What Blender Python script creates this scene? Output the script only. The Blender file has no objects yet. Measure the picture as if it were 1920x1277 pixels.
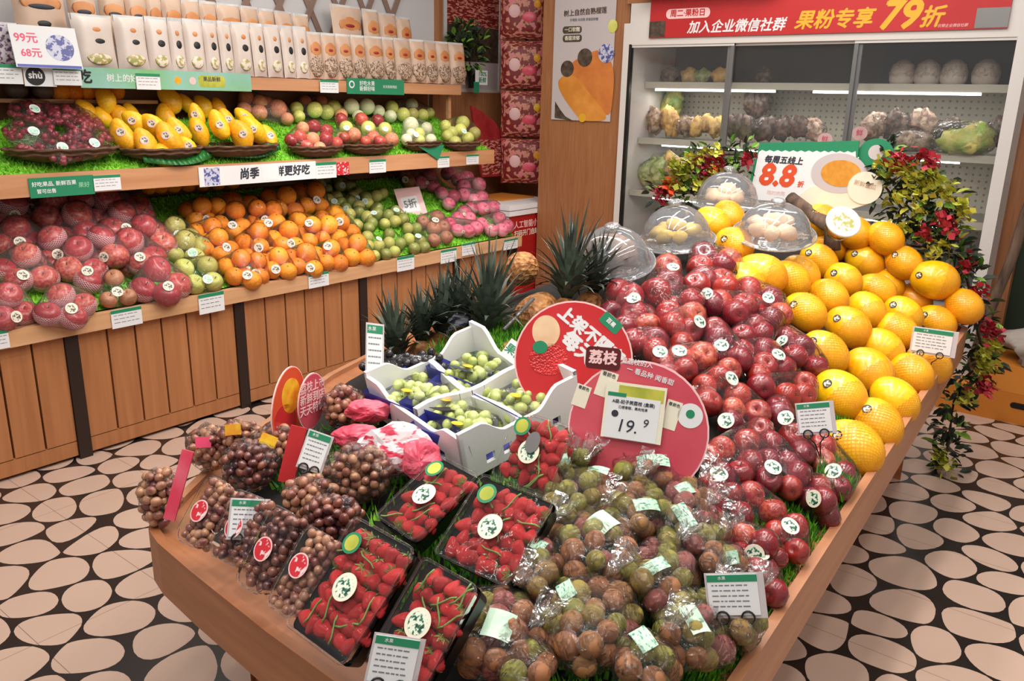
import bpy, bmesh, math, random
from math import sin, cos, pi, sqrt, radians
from mathutils import Vector as V, Matrix, noise
from mathutils.bvhtree import BVHTree
random.seed(11)
S = bpy.context.scene
C = S.collection
# ------------------------------------------------------------------ camera, light, exposure
FPX, CXP, CYP, HC = 1550.0, 960.0, 638.5, 1.6
YAW, PITCH, ROLL = radians(38.0), radians(16.4), radians(-1.32)
_fw = V((-sin(YAW)*cos(PITCH), cos(YAW)*cos(PITCH), -sin(PITCH)))
_r0 = V((cos(YAW), sin(YAW), 0)); _d0 = _fw.cross(_r0)
RT = _r0*cos(ROLL)+_d0*sin(ROLL); DN = _d0*cos(ROLL)-_r0*sin(ROLL); FW = _fw
EYE = V((0, 0, HC))
cd = bpy.data.cameras.new('camera'); cam = bpy.data.objects.new('camera', cd); C.objects.link(cam)
cd.sensor_fit = 'HORIZONTAL'; cd.sensor_width = 36.0; cd.lens = 36.0*FPX/1920.0
cd.clip_start = .02; cd.clip_end = 60
cam.matrix_world = Matrix(((RT.x, -DN.x, -FW.x, 0), (RT.y, -DN.y, -FW.y, 0), (RT.z, -DN.z, -FW.z, HC), (0, 0, 0, 1)))
S.camera = cam
w = bpy.data.worlds.new('shop_air'); S.world = w; w.use_nodes = True
w.node_tree.nodes['Background'].inputs[0].default_value = (1.0, .95, .90, 1)
w.node_tree.nodes['Background'].inputs[1].default_value = .38

def lamp(name, kind, loc, energy, size=1.0, size_y=None, target=None, col=(1, .95, .88), spot=60, blend=.6):
    l = bpy.data.lights.new(name, kind); l.energy = energy; l.color = col
    if kind == 'AREA':
        l.shape = 'RECTANGLE'; l.size = size; l.size_y = size_y or size
    elif kind == 'SPOT':
        l.spot_size = radians(spot); l.spot_blend = blend; l.shadow_soft_size = size
    o = bpy.data.objects.new(name, l); C.objects.link(o); o.location = loc
    d = (V(target)-V(loc)) if target else V((0, 0, -1))
    o.rotation_euler = d.to_track_quat('-Z', 'Y').to_euler()
    return o
for x_, e_ in ((-1.75, 30), (-.85, 34), (.1, 24), (.9, 20)): lamp('ceiling_strip_light', 'AREA', (x_, 2.0, 3.0), e_, .09, 3.4)
lamp('ceiling_strip_near', 'AREA', (-1.3, -.3, 3.0), 24, 2.6, .09)
lamp('ceiling_strip_aisle', 'AREA', (-2.7, 2.6, 3.0), 52, .09, 4.2, target=(-3.4, 2.6, .8))
for i, (y, e) in enumerate(((1.4, 45), (2.5, 70), (3.4, 95), (4.2, 75))):
    lamp('track_spot_shelf', 'SPOT', (-2.5, y-.2, 2.9), e, .06, target=(-3.95, y, .95), spot=44, blend=.9)
for x, y, tx, ty, e in ((-.9, 2.6, -.85, 3.0, 45), (-.6, 1.7, -.9, 2.1, 45), (-1.3, .9, -1.2, 1.3, 40), (-1.2, 3.4, -1.2, 3.6, 30)):
    lamp('track_spot_table', 'SPOT', (x, y, 2.9), e, .06, target=(tx, ty, .9), spot=48, blend=.9)
lamp('lamp_by_fridge', 'AREA', (-1.8, 4.2, 2.9), 16, 2.0, .4, target=(-1.9, 5.0, 1.2))
S.view_settings.view_transform = 'Standard'; S.view_settings.look = 'None'
S.view_settings.exposure = 0.0; S.view_settings.gamma = 1.0; S.view_settings.use_curve_mapping = False
S.cycles.transparent_max_bounces = 24; S.cycles.max_bounces = 8
S.cycles.use_denoising = True
# ------------------------------------------------------------------ where a pixel of the photograph falls in the room
def ray(px, py): return FW + RT*((px-CXP)/FPX) + DN*((py-CYP)/FPX)
def on(px, py, axis, val):
    d = ray(px, py); return EYE + d*((val-EYE[axis])/d[axis])
def plane_hit(px, py, p0, n):
    d = ray(px, py); return EYE + d*((p0-EYE).dot(n)/d.dot(n))
def depth(p): return (V(p)-EYE).dot(FW)
def pxm(p): return FPX/depth(p)
ZO = dict(A=(0, 0, .26042), B=(450, 0, .31771), C=(0, 330, .26042), D=(480, 320, .27083), G=(1040, 260, .27083), H=(1440, 260, .2976),
          I=(640, 450, .2976), J=(1040, 550, .34375), K=(250, 680, .2976), L=(480, 820, .3578), M=(960, 800, .3736), N=(1480, 560, .3289))
def zz(k, x, y): o = ZO[k]; return (o[0]+x*o[2], o[1]+y*o[2])
# ------------------------------------------------------------------ materials
def lin(c):
    if isinstance(c, str): c = tuple(int(c[i:i+2], 16) for i in (0, 2, 4))
    return tuple((v/255/12.92 if v <= 10.3 else ((v/255+.055)/1.055)**2.4) for v in c)+(1,)
def newmat(name):
    m = bpy.data.materials.new(name); m.use_nodes = True; nt = m.node_tree
    return m, nt, nt.nodes['Principled BSDF']
def nd(nt, t, **kw):
    n = nt.nodes.new(t)
    for k, v in kw.items(): setattr(n, k, v)
    return n
MATS = {}
def mat(name, col, col2=None, rough=.5, scale=12, stretch=None, lo=.35, hi=.65, bump=0, bscale=60, rnd=0, hue=0, spec=.5, coat=0, metal=0, emit=0, sss=0, voro=False, rndmix=0, tr=0):
    m, nt, b = newmat(name); L = nt.links.new
    b.inputs['Roughness'].default_value = rough; b.inputs['Specular IOR Level'].default_value = spec
    b.inputs['Metallic'].default_value = metal; b.inputs['Coat Weight'].default_value = coat; b.inputs['Coat Roughness'].default_value = .08
    tc = nd(nt, 'ShaderNodeTexCoord'); mp = nd(nt, 'ShaderNodeMapping'); L(tc.outputs['Object'], mp.inputs[0])
    if stretch: mp.inputs['Scale'].default_value = stretch
    oi = nd(nt, 'ShaderNodeObjectInfo')
    cur = None
    if col2 is not None:
        tx = nd(nt, 'ShaderNodeTexNoise', noise_dimensions='4D'); tx.inputs['Scale'].default_value = scale; tx.inputs['Detail'].default_value = 3
        L(mp.outputs[0], tx.inputs['Vector'])
        ml = nd(nt, 'ShaderNodeMath', operation='MULTIPLY'); ml.inputs[1].default_value = 50; L(oi.outputs['Random'], ml.inputs[0]); L(ml.outputs[0], tx.inputs['W'])
        rp = nd(nt, 'ShaderNodeValToRGB'); rp.color_ramp.elements[0].position = lo; rp.color_ramp.elements[1].position = hi
        rp.color_ramp.elements[0].color = lin(col); rp.color_ramp.elements[1].color = lin(col2)
        src = tx.outputs['Fac']
        if rndmix:
            ad = nd(nt, 'ShaderNodeMath', operation='MULTIPLY_ADD'); ad.inputs[1].default_value = rndmix; L(oi.outputs['Random'], ad.inputs[0])
            sb = nd(nt, 'ShaderNodeMath', operation='SUBTRACT'); sb.inputs[1].default_value = rndmix/2; L(src, sb.inputs[0]); L(sb.outputs[0], ad.inputs[2]); src = ad.outputs[0]
        L(src, rp.inputs[0]); cur = rp.outputs[0]
    else:
        rg = nd(nt, 'ShaderNodeRGB'); rg.outputs[0].default_value = lin(col); cur = rg.outputs[0]
    if rnd or hue:
        hs = nd(nt, 'ShaderNodeHueSaturation'); L(cur, hs.inputs['Color'])
        mr = nd(nt, 'ShaderNodeMapRange'); L(oi.outputs['Random'], mr.inputs[0]); mr.inputs[3].default_value = 1-rnd; mr.inputs[4].default_value = 1+rnd; L(mr.outputs[0], hs.inputs['Value'])
        if hue:
            m2 = nd(nt, 'ShaderNodeMapRange'); L(oi.outputs['Random'], m2.inputs[0]); m2.inputs[3].default_value = .5-hue; m2.inputs[4].default_value = .5+hue; L(m2.outputs[0], hs.inputs['Hue'])
        cur = hs.outputs[0]
    L(cur, b.inputs['Base Color'])
    if bump:
        if voro:
            t2 = nd(nt, 'ShaderNodeTexVoronoi'); t2.inputs['Scale'].default_value = bscale; o2 = t2.outputs['Distance']
        else:
            t2 = nd(nt, 'ShaderNodeTexNoise'); t2.inputs['Scale'].default_value = bscale; t2.inputs['Detail'].default_value = 4; o2 = t2.outputs['Fac']
        L(mp.outputs[0], t2.inputs['Vector'])
        bp = nd(nt, 'ShaderNodeBump'); bp.inputs['Strength'].default_value = bump; bp.inputs['Distance'].default_value = .01; L(o2, bp.inputs['Height']); L(bp.outputs[0], b.inputs['Normal'])
    if emit:
        L(cur, b.inputs['Emission Color']); b.inputs['Emission Strength'].default_value = emit
    if sss:
        b.inputs['Subsurface Weight'].default_value = sss; b.inputs['Subsurface Radius'].default_value = (.02, .012, .006)
    if tr: b.inputs['Transmission Weight'].default_value = tr
    MATS[name] = m; return m
def film(name, tint=(1, 1, 1), fres=.35, base=.05, rough=.12, bump=.5, bscale=25, haze=.06, hazecol=(1, 1, 1), stretch=None):
    m, nt, b = newmat(name); L = nt.links.new; nt.nodes.remove(b); out = nt.nodes['Material Output']
    tp = nd(nt, 'ShaderNodeBsdfTransparent'); tp.inputs[0].default_value = tint+(1,)
    gl = nd(nt, 'ShaderNodeBsdfGlossy'); gl.inputs['Roughness'].default_value = rough
    df = nd(nt, 'ShaderNodeBsdfDiffuse'); df.inputs[0].default_value = hazecol+(1,)
    if bump:
        tc = nd(nt, 'ShaderNodeTexCoord'); mp = nd(nt, 'ShaderNodeMapping'); L(tc.outputs['Object'], mp.inputs[0])
        if stretch: mp.inputs['Scale'].default_value = stretch
        t2 = nd(nt, 'ShaderNodeTexNoise'); t2.inputs['Scale'].default_value = bscale; t2.inputs['Detail'].default_value = 2; t2.inputs['Distortion'].default_value = 1.2; L(mp.outputs[0], t2.inputs['Vector'])
        bp = nd(nt, 'ShaderNodeBump'); bp.inputs['Strength'].default_value = bump; bp.inputs['Distance'].default_value = .02; L(t2.outputs['Fac'], bp.inputs['Height'])
        L(bp.outputs[0], gl.inputs['Normal'])
    lw = nd(nt, 'ShaderNodeLayerWeight'); lw.inputs[0].default_value = fres
    if bump: L(bp.outputs[0], lw.inputs['Normal'])
    ma = nd(nt, 'ShaderNodeMath', operation='MULTIPLY_ADD'); ma.inputs[1].default_value = .8; ma.inputs[2].default_value = base; ma.use_clamp = True; L(lw.outputs['Fresnel'], ma.inputs[0])
    m1 = nd(nt, 'ShaderNodeMixShader'); m1.inputs[0].default_value = haze; L(tp.outputs[0], m1.inputs[1]); L(df.outputs[0], m1.inputs[2])
    m2 = nd(nt, 'ShaderNodeMixShader'); L(ma.outputs[0], m2.inputs[0]); L(m1.outputs[0], m2.inputs[1]); L(gl.outputs[0], m2.inputs[2])
    L(m2.outputs[0], out.inputs[0]); MATS[name] = m; return m
def grain(name, c1, c2, axis, rough=.45, k=1.0, bump=.05):
    st = {'x': (1.2*k, 22*k, 22*k), 'y': (22*k, 1.2*k, 22*k), 'z': (22*k, 22*k, 1.2*k)}[axis]
    return mat(name, c1, c2, rough=rough, scale=1.6, stretch=st, lo=.3, hi=.75, bump=bump, bscale=3)
M = MATS
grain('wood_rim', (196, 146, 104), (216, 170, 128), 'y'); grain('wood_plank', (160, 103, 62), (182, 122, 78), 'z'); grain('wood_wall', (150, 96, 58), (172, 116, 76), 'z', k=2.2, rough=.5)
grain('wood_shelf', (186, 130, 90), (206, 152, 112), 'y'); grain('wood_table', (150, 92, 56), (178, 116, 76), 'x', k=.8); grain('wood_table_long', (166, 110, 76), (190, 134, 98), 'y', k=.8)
mat('dark_post', (38, 22, 16), rough=.5); mat('dark_gap', (16, 10, 8), rough=.9); mat('black_plastic', (16, 16, 17), rough=.35); mat('brown_back', (112, 66, 40), (130, 80, 50), scale=3, stretch=(1, 1, .2))
mat('white_wall', (206, 204, 206), rough=.7); mat('white_plastic', (236, 236, 238), rough=.35); mat('white_paint', (214, 208, 204), rough=.4); mat('grey_metal', (126, 124, 124), rough=.35, metal=.5); mat('lattice_wood', (138, 112, 100), rough=.6)
mat('card_white', (226, 226, 228), rough=.6); mat('card_cream', (232, 226, 206), rough=.6); mat('tag_green', (34, 132, 92), rough=.5); mat('ink_grey', (120, 122, 130), rough=.6); mat('ink_dark', (44, 46, 58), rough=.6); mat('ink_black', (18, 18, 20), rough=.5)
mat('sign_red', (190, 34, 40), (200, 44, 48), scale=6, rough=.45); mat('sign_pink', (196, 62, 84), (206, 84, 96), scale=5, rough=.45); mat('sign_darkred', (88, 14, 18), rough=.5); mat('banner_red', (178, 26, 30), (190, 36, 38), scale=2, rough=.5)
mat('gold', (224, 170, 40), rough=.5); mat('paper_pink', (240, 196, 196), rough=.6); mat('pink', (226, 70, 110), rough=.5); mat('orange_print', (214, 78, 40), rough=.5); mat('yellow_label', (238, 200, 40), (232, 140, 30), scale=30)
mat('grass', (74, 160, 22), (150, 214, 60), scale=60, rough=.6, rnd=.0); mat('grass_dark', (28, 84, 20), (70, 150, 44), scale=50, rough=.6)
mat('apple_dark', (110, 6, 22), (164, 24, 36), rough=.22, scale=14, lo=.3, hi=.75, rnd=.18, hue=.01, coat=.35, rndmix=.3); mat('apple_blush', (150, 18, 34), (208, 110, 66), rough=.25, scale=4, lo=.5, hi=.95, rnd=.12, coat=.3, rndmix=.4)
mat('apple_fuji', (178, 36, 52), (220, 150, 112), rough=.3, scale=5, lo=.46, hi=.9, rnd=.12, coat=.15, rndmix=.25); mat('apple_brown', (176, 110, 80), (196, 140, 100), rough=.4, scale=12, rnd=.1)
mat('stem_brown', (84, 58, 34), rough=.8); mat('orange_peel', (238, 132, 10), (250, 164, 36), rough=.42, scale=6, bump=.25, bscale=220, rnd=.1, hue=.012, spec=.4)
mat('pear_green', (168, 168, 74), (204, 196, 110), rough=.45, scale=14, rnd=.1, hue=.015); mat('plum_green', (118, 128, 52), (168, 172, 88), rough=.38, scale=20, rnd=.14, hue=.02); mat('pomegranate', (150, 82, 58), (182, 122, 86), rough=.5, scale=9, rnd=.1)
mat('pink_fruit', (196, 44, 84), (232, 120, 146), rough=.4, scale=10, rnd=.1, rndmix=.3); mat('mango_yellow', (236, 158, 14), (246, 190, 40), rough=.4, scale=7, rnd=.06, hue=.01); mat('melon_yellow', (240, 170, 8), (248, 190, 20), rough=.3, scale=6, rnd=.06, hue=.008, coat=.4)
mat('white_melon', (226, 226, 176), (236, 236, 204), rough=.4, scale=6, rnd=.05); mat('yellow_green', (196, 200, 84), (224, 222, 130), rough=.4, scale=8, rnd=.08); mat('peach', (206, 92, 78), (236, 176, 124), rough=.5, scale=9, rnd=.08, rndmix=.3); mat('plum_red', (150, 24, 42), (206, 90, 70), rough=.25, scale=9, rnd=.12, rndmix=.4)
mat('cherry', (132, 20, 44), (186, 56, 76), rough=.2, scale=40, coat=.3)
mat('lychee', (150, 148, 56), (158, 96, 64), rough=.42, scale=16, lo=.36, hi=.62, bump=.35, bscale=260, voro=True, rnd=.16, rndmix=.7, hue=.01)
mat('lychee_red', (180, 88, 92), (144, 86, 70), rough=.4, scale=16, bump=.35, bscale=260, voro=True, rnd=.1)
mat('strawberry', (178, 20, 28), (216, 44, 46), rough=.3, scale=16, bump=.5, bscale=190, voro=True, rnd=.12, coat=.3, rndmix=.3); mat('calyx', (84, 126, 50), (140, 164, 90), rough=.6, scale=30)
mat('grape_brown', (118, 58, 56), (196, 146, 110), rough=.2, scale=30, lo=.38, hi=.64, rnd=.1, coat=.4, sss=.15); mat('grape_dark', (70, 28, 38), (154, 92, 72), rough=.18, scale=32, lo=.38, hi=.66, coat=.5, rnd=.1, sss=.15); mat('grape_green', (160, 176, 78), (206, 214, 140), rough=.25, scale=24, rnd=.08, coat=.3); mat('grape_black', (22, 20, 26), (52, 44, 52), rough=.2, scale=30, coat=.3)
mat('pineapple_skin', (140, 78, 36), (206, 146, 84), rough=.55, scale=44, bump=.9, bscale=60, voro=True); mat('pineapple_leaf', (30, 38, 32), (110, 124, 108), rough=.45, scale=14, lo=.3, hi=.8)
mat('leaf_dark', (14, 26, 16), (38, 58, 30), rough=.5, scale=20); mat('leaf_green', (70, 120, 36), (130, 170, 60), rough=.5, scale=14); mat('leaf_yellow', (150, 160, 50), (206, 200, 80), rough=.5, scale=14); mat('petal_red', (150, 22, 40), (196, 56, 74), rough=.6, scale=14); mat('banana_leaf', (20, 84, 34), (50, 130, 54), rough=.4, scale=10, stretch=(1, 8, 1))
mat('basket', (70, 44, 28), (120, 82, 54), rough=.7, scale=10, stretch=(2, 2, 18), bump=.6, bscale=30)
mat('net_white', (240, 232, 234), rough=.7); mat('blue_tray', (54, 56, 150), (70, 74, 176), scale=5, rough=.4); mat('bag_pink', (222, 64, 92), (234, 110, 130), rough=.35, scale=12); mat('bag_white', (232, 222, 226), rough=.35); mat('bag_red', (150, 34, 40), (176, 56, 56), rough=.35, scale=10)
mat('kraft', (196, 166, 144), (210, 180, 158), rough=.45, scale=8); mat('pack_white', (206, 190, 180), (216, 202, 194), rough=.4, scale=6); mat('pack_silver', (186, 184, 184), (222, 222, 222), rough=.3, scale=10); mat('pack_orange', (196, 122, 66), (214, 150, 96), rough=.5, scale=9)
mat('nuts', (110, 80, 64), (206, 180, 156), rough=.5, scale=110, lo=.42, hi=.58); mat('mint', (120, 190, 176), (170, 206, 120), scale=4, rough=.5); mat('label_mint', (176, 214, 186), (206, 228, 208), scale=30, rough=.5); mat('teal_strip', (150, 196, 200), (120, 180, 110), scale=3, rough=.5)
mat('bin_red', (168, 22, 26), rough=.35); mat('carton', (196, 116, 34), (212, 134, 48), scale=3, rough=.6); mat('cloth_grey', (150, 138, 132), (178, 166, 158), rough=.9, scale=8); mat('bark', (70, 52, 42), (118, 94, 78), rough=.9, scale=8, stretch=(4, 4, .8), bump=.6, bscale=12); mat('dark_green', (28, 44, 24), rough=.7)
mat('fridge_in', (176, 172, 158), rough=.5); mat('fridge_dark', (44, 42, 40), (60, 56, 54), scale=4, rough=.4); mat('fridge_blue', (26, 36, 64), (34, 46, 84), scale=4, rough=.4); mat('led', (255, 250, 244), emit=7.0); mat('coconut', (222, 208, 196), (206, 188, 172), scale=9, rough=.6)
mat('veg_a', (196, 170, 150), (120, 92, 76), scale=34, rough=.4, lo=.4, hi=.6, rnd=.2); mat('veg_b', (206, 150, 90), (232, 200, 120), scale=30, rough=.4, rnd=.15); mat('veg_c', (120, 150, 70), (206, 214, 150), scale=34, rough=.4, rnd=.15); mat('veg_d', (226, 210, 120), (150, 190, 80), scale=16, rough=.4); mat('mush', (120, 96, 84), (70, 56, 50), scale=40, rough=.4, lo=.4, hi=.6, rnd=.15)
mat('gum_pink', (236, 190, 190), rough=.5); mat('poster_grey', (196, 186, 188), rough=.6); mat('poster_orange', (206, 130, 44), (226, 150, 66), scale=9, rough=.5); mat('poster_orange_b', (196, 110, 50), (214, 130, 60), scale=9, rough=.5); mat('durian_dark', (60, 44, 36), (96, 80, 66), scale=30, rough=.6)
mat('melon_cut', (206, 136, 40), (218, 154, 62), scale=40, rough=.5); mat('cut_brown', (110, 74, 58), (160, 120, 96), scale=60, rough=.6); mat('cut_peach', (222, 180, 140), (236, 206, 170), scale=20, rough=.5); mat('cut_yellow', (222, 196, 60), (200, 150, 50), scale=24, rough=.5)
film('film', rough=.1, base=.014, fres=.17, bump=.5, bscale=22, haze=.012); film('film_crinkle', rough=.15, base=.03, fres=.22, bump=1.3, bscale=34, haze=.01); film('film_foam', rough=.2, base=.01, fres=.16, bump=.5, bscale=30, haze=.05, hazecol=(1, .78, .8)); film('clear_box', rough=.06, base=.01, fres=.13, bump=.25, bscale=18, haze=.008)
film('dome_clear', rough=.05, base=.03, fres=.4, bump=.06, bscale=9, haze=.13, hazecol=(.92, .94, 1)); film('pane', rough=.02, base=.02, fres=.18, bump=0, haze=.015); film('smoke_film', tint=(.8, .8, .82), rough=.14, base=.03, fres=.25, bump=1.0, bscale=24, haze=.02)
def floor_mat():
    m, nt, b = newmat('pebble'); L = nt.links.new
    tc = nd(nt, 'ShaderNodeTexCoord'); sx = nd(nt, 'ShaderNodeSeparateXYZ'); L(tc.outputs['Object'], sx.inputs[0])
    fac = None
    for k, per in (('X', .8), ('Y', .4)):
        a = nd(nt, 'ShaderNodeMath', operation='PINGPONG'); a.inputs[1].default_value = per/2; L(sx.outputs[k], a.inputs[0])
        c = nd(nt, 'ShaderNodeMath', operation='LESS_THAN'); c.inputs[1].default_value = .0012; L(a.outputs[0], c.inputs[0])
        if fac is None: fac = c
        else:
            mx = nd(nt, 'ShaderNodeMath', operation='MAXIMUM'); L(fac.outputs[0], mx.inputs[0]); L(c.outputs[0], mx.inputs[1]); fac = mx
    ns = nd(nt, 'ShaderNodeTexNoise'); ns.inputs['Scale'].default_value = 3; L(tc.outputs['Object'], ns.inputs['Vector'])
    rp = nd(nt, 'ShaderNodeValToRGB'); rp.color_ramp.elements[0].color = lin((190, 160, 143)); rp.color_ramp.elements[1].color = lin((203, 174, 157)); L(ns.outputs['Fac'], rp.inputs[0])
    mx = nd(nt, 'ShaderNodeMix', data_type='RGBA'); L(fac.outputs[0], mx.inputs[0]); L(rp.outputs[0], mx.inputs[6]); mx.inputs[7].default_value = lin((140, 112, 98)); L(mx.outputs[2], b.inputs['Base Color'])
    b.inputs['Roughness'].default_value = .38; MATS['pebble'] = m
floor_mat(); mat('floor_black', (30, 24, 23), (40, 33, 31), scale=4, rough=.3)
def net_mat(name, col, a, thr):
    m, nt, b = newmat(name); L = nt.links.new; out = nt.nodes['Material Output']
    tc = nd(nt, 'ShaderNodeTexCoord'); sx = nd(nt, 'ShaderNodeSeparateXYZ'); L(tc.outputs['UV'], sx.inputs[0])
    u = nd(nt, 'ShaderNodeMath', operation='MULTIPLY'); u.inputs[1].default_value = a; L(sx.outputs[0], u.inputs[0])
    v = nd(nt, 'ShaderNodeMath', operation='MULTIPLY'); v.inputs[1].default_value = a*.42; L(sx.outputs[1], v.inputs[0])
    res = []
    for op in ('ADD', 'SUBTRACT'):
        s = nd(nt, 'ShaderNodeMath', operation=op); L(u.outputs[0], s.inputs[0]); L(v.outputs[0], s.inputs[1])
        p = nd(nt, 'ShaderNodeMath', operation='PINGPONG'); p.inputs[1].default_value = .5; L(s.outputs[0], p.inputs[0])
        c = nd(nt, 'ShaderNodeMath', operation='LESS_THAN'); c.inputs[1].default_value = thr; L(p.outputs[0], c.inputs[0]); res.append(c)
    mx = nd(nt, 'ShaderNodeMath', operation='MAXIMUM'); L(res[0].outputs[0], mx.inputs[0]); L(res[1].outputs[0], mx.inputs[1])
    tp = nd(nt, 'ShaderNodeBsdfTransparent'); ms = nd(nt, 'ShaderNodeMixShader'); L(mx.outputs[0], ms.inputs[0]); L(tp.outputs[0], ms.inputs[1]); L(b.outputs[0], ms.inputs[2]); L(ms.outputs[0], out.inputs[0])
    b.inputs['Base Color'].default_value = lin(col); b.inputs['Roughness'].default_value = .5; MATS[name] = m
net_mat('net_amber', (238, 158, 30), 30, .11); net_mat('net_pink', (240, 205, 210), 26, .12)
def print_mat(name, base, ink, sx=1, sy=1, ink2=None, thr=.52):
    m, nt, b = newmat(name); L = nt.links.new
    tc = nd(nt, 'ShaderNodeTexCoord'); mp = nd(nt, 'ShaderNodeMapping'); mp.inputs['Scale'].default_value = (sx, sy, 1); L(tc.outputs['Object'], mp.inputs[0])
    oi = nd(nt, 'ShaderNodeObjectInfo')
    ns = nd(nt, 'ShaderNodeTexNoise'); ns.inputs['Scale'].default_value = 100; ns.inputs['Detail'].default_value = 2; L(mp.outputs[0], ns.inputs['Vector'])
    rp = nd(nt, 'ShaderNodeValToRGB'); rp.color_ramp.interpolation = 'LINEAR'; e = rp.color_ramp.elements; e[0].position = thr-.03; e[1].position = thr+.03; e[0].color = lin(base); e[1].color = lin(ink)
    if ink2: q = e.new(min(.98, thr+.12)); q.color = lin(ink2)
    L(ns.outputs['Fac'], rp.inputs[0]); L(rp.outputs[0], b.inputs['Base Color']); b.inputs['Roughness'].default_value = .45; MATS[name] = m
print_mat('print_green', (226, 232, 214), (60, 130, 96), 1.2, 1.2, (40, 60, 60)); print_mat('print_dark', (222, 214, 196), (90, 84, 76), 1.2, 1.2); print_mat('print_mint', (186, 220, 196), (60, 150, 120), .8, 2.4, thr=.58); print_mat('print_red', (204, 40, 52), (246, 214, 214), .8, .8, thr=.6)
print_mat('print_fruit', (222, 212, 196), (190, 160, 90), .5, .5, (150, 160, 90), thr=.5); print_mat('print_pinkbag', (232, 218, 222), (222, 70, 100), .35, .35, (196, 40, 70), thr=.54); print_mat('print_purple', (196, 188, 196), (110, 60, 100), .5, .5, (70, 50, 80)); print_mat('print_blue', (196, 196, 216), (80, 84, 150), .5, .5); print_mat('print_snack', (126, 30, 34), (206, 150, 110), .25, .25, (222, 120, 140), thr=.53)
# ------------------------------------------------------------------ mesh helpers
class MB:
    def __init__(s): s.v = []; s.f = []; s.m = []; s.uv = {}; s.mats = []; s.cur = 0
    def use(s, name):
        if name not in s.mats: s.mats.append(name)
        s.cur = s.mats.index(name); return s
    def face(s, idx): s.f.append(tuple(idx)); s.m.append(s.cur)
    def quad(s, a, b, c, d): n = len(s.v); s.v += [V(a), V(b), V(c), V(d)]; s.face((n, n+1, n+2, n+3)); return s
    def poly(s, pts): n = len(s.v); s.v += [V(p) for p in pts]; s.face(range(n, n+len(pts))); return s
    def box(s, x0, x1, y0, y1, z0, z1, T=None):
        n = len(s.v); P = [V((x, y, z)) for z in (z0, z1) for y in (y0, y1) for x in (x0, x1)]
        if T: P = [T@p for p in P]
        s.v += P
        for q in ((0, 2, 3, 1), (4, 5, 7, 6), (0, 1, 5, 4), (2, 6, 7, 3), (0, 4, 6, 2), (1, 3, 7, 5)): s.face([n+i for i in q])
        return s
    def prism(s, out, z0, z1, T=None):
        n = len(s.v); k = len(out); P = [V((x, y, z0)) for x, y in out]+[V((x, y, z1)) for x, y in out]
        if T: P = [T@p for p in P]
        s.v += P; s.face([n+i for i in range(k-1, -1, -1)]); s.face([n+k+i for i in range(k)])
        for i in range(k): j = (i+1) % k; s.face((n+i, n+j, n+k+j, n+k+i))
        return s
    def tube(s, pts, r, n=6, cap=True):
        pts = [V(p) for p in pts]; b = len(s.v); K = len(pts)
        rr = r if isinstance(r, (list, tuple)) else [r]*K
        up = V((0, 0, 1))
        for i, p in enumerate(pts):
            d = (pts[min(i+1, K-1)]-pts[max(i-1, 0)])
            if d.length < 1e-9: d = V((0, 0, 1))
            d.normalize()
            u = d.cross(up)
            if u.length < 1e-3: u = d.cross(V((1, 0, 0)))
            u.normalize(); w_ = d.cross(u)
            for j in range(n): a = 2*pi*j/n; s.v.append(p+(u*cos(a)+w_*sin(a))*rr[i])
        for i in range(K-1):
            for j in range(n): k = (j+1) % n; s.face((b+i*n+j, b+i*n+k, b+(i+1)*n+k, b+(i+1)*n+j))
        if cap: s.face([b+j for j in range(n-1, -1, -1)]); s.face([b+(K-1)*n+j for j in range(n)])
        return s
    def lathe(s, prof, n=24, T=None, uv=False):
        b = len(s.v); K = len(prof)
        for r, z in prof:
            for j in range(n): a = 2*pi*j/n; p = V((r*cos(a), r*sin(a), z)); s.v.append(T@p if T else p)
        for i in range(K-1):
            for j in range(n):
                k = (j+1) % n
                if uv: s.uv[len(s.f)] = [(j/n, i/(K-1)), ((j+1)/n, i/(K-1)), ((j+1)/n, (i+1)/(K-1)), (j/n, (i+1)/(K-1))]
                s.face((b+i*n+j, b+i*n+k, b+(i+1)*n+k, b+(i+1)*n+j))
        return s
    def ball(s, c, r, n=10, k=6, sq=(1, 1, 1), T=None):
        prof = [(sin(pi*i/k), -cos(pi*i/k)) for i in range(k+1)]
        A = Matrix.Translation(V(c))@Matrix.Diagonal((r*sq[0], r*sq[1], r*sq[2], 1))
        if T: A = Matrix.Translation(V(c))@T@Matrix.Diagonal((r*sq[0], r*sq[1], r*sq[2], 1))
        return s.lathe([(max(x, 1e-4), z) for x, z in prof], n, A)
    def mesh(s, name, smooth=False):
        me = bpy.data.meshes.new(name); me.from_pydata([tuple(v) for v in s.v], [], s.f)
        for k in s.mats: me.materials.append(MATS[k])
        me.polygons.foreach_set('material_index', s.m)
        if smooth: me.polygons.foreach_set('use_smooth', [True]*len(s.f))
        if s.uv:
            ul = me.uv_layers.new()
            for fi, c in s.uv.items():
                for li, uvc in zip(me.polygons[fi].loop_indices, c): ul.data[li].uv = uvc
        me.update(); return me
def ob(name, me, parent=None, T=None):
    o = bpy.data.objects.new(name, me); C.objects.link(o)
    if parent is not None: o.parent = parent
    if T is not None: o.matrix_basis = T
    return o
def wmat(o):
    m = o.matrix_basis.copy()
    while o.parent: o = o.parent; m = o.matrix_basis@m
    return m
def part(name, me, parent, W=None, label=None):      # W: where it stands in the room
    Wp = wmat(parent).inverted()
    o = ob(name, me, parent, Wp@(W if W is not None else Matrix()))
    if label: o['label'] = label
    return o
def thing(name, label, cat, loc=(0, 0, 0), T=None, group=None):
    o = bpy.data.objects.new(name, None); C.objects.link(o); o.empty_display_size = .05
    o.matrix_basis = T if T is not None else Matrix.Translation(V(loc))
    o['label'] = label; o['category'] = cat
    if group: o['group'] = group
    return o
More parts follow.
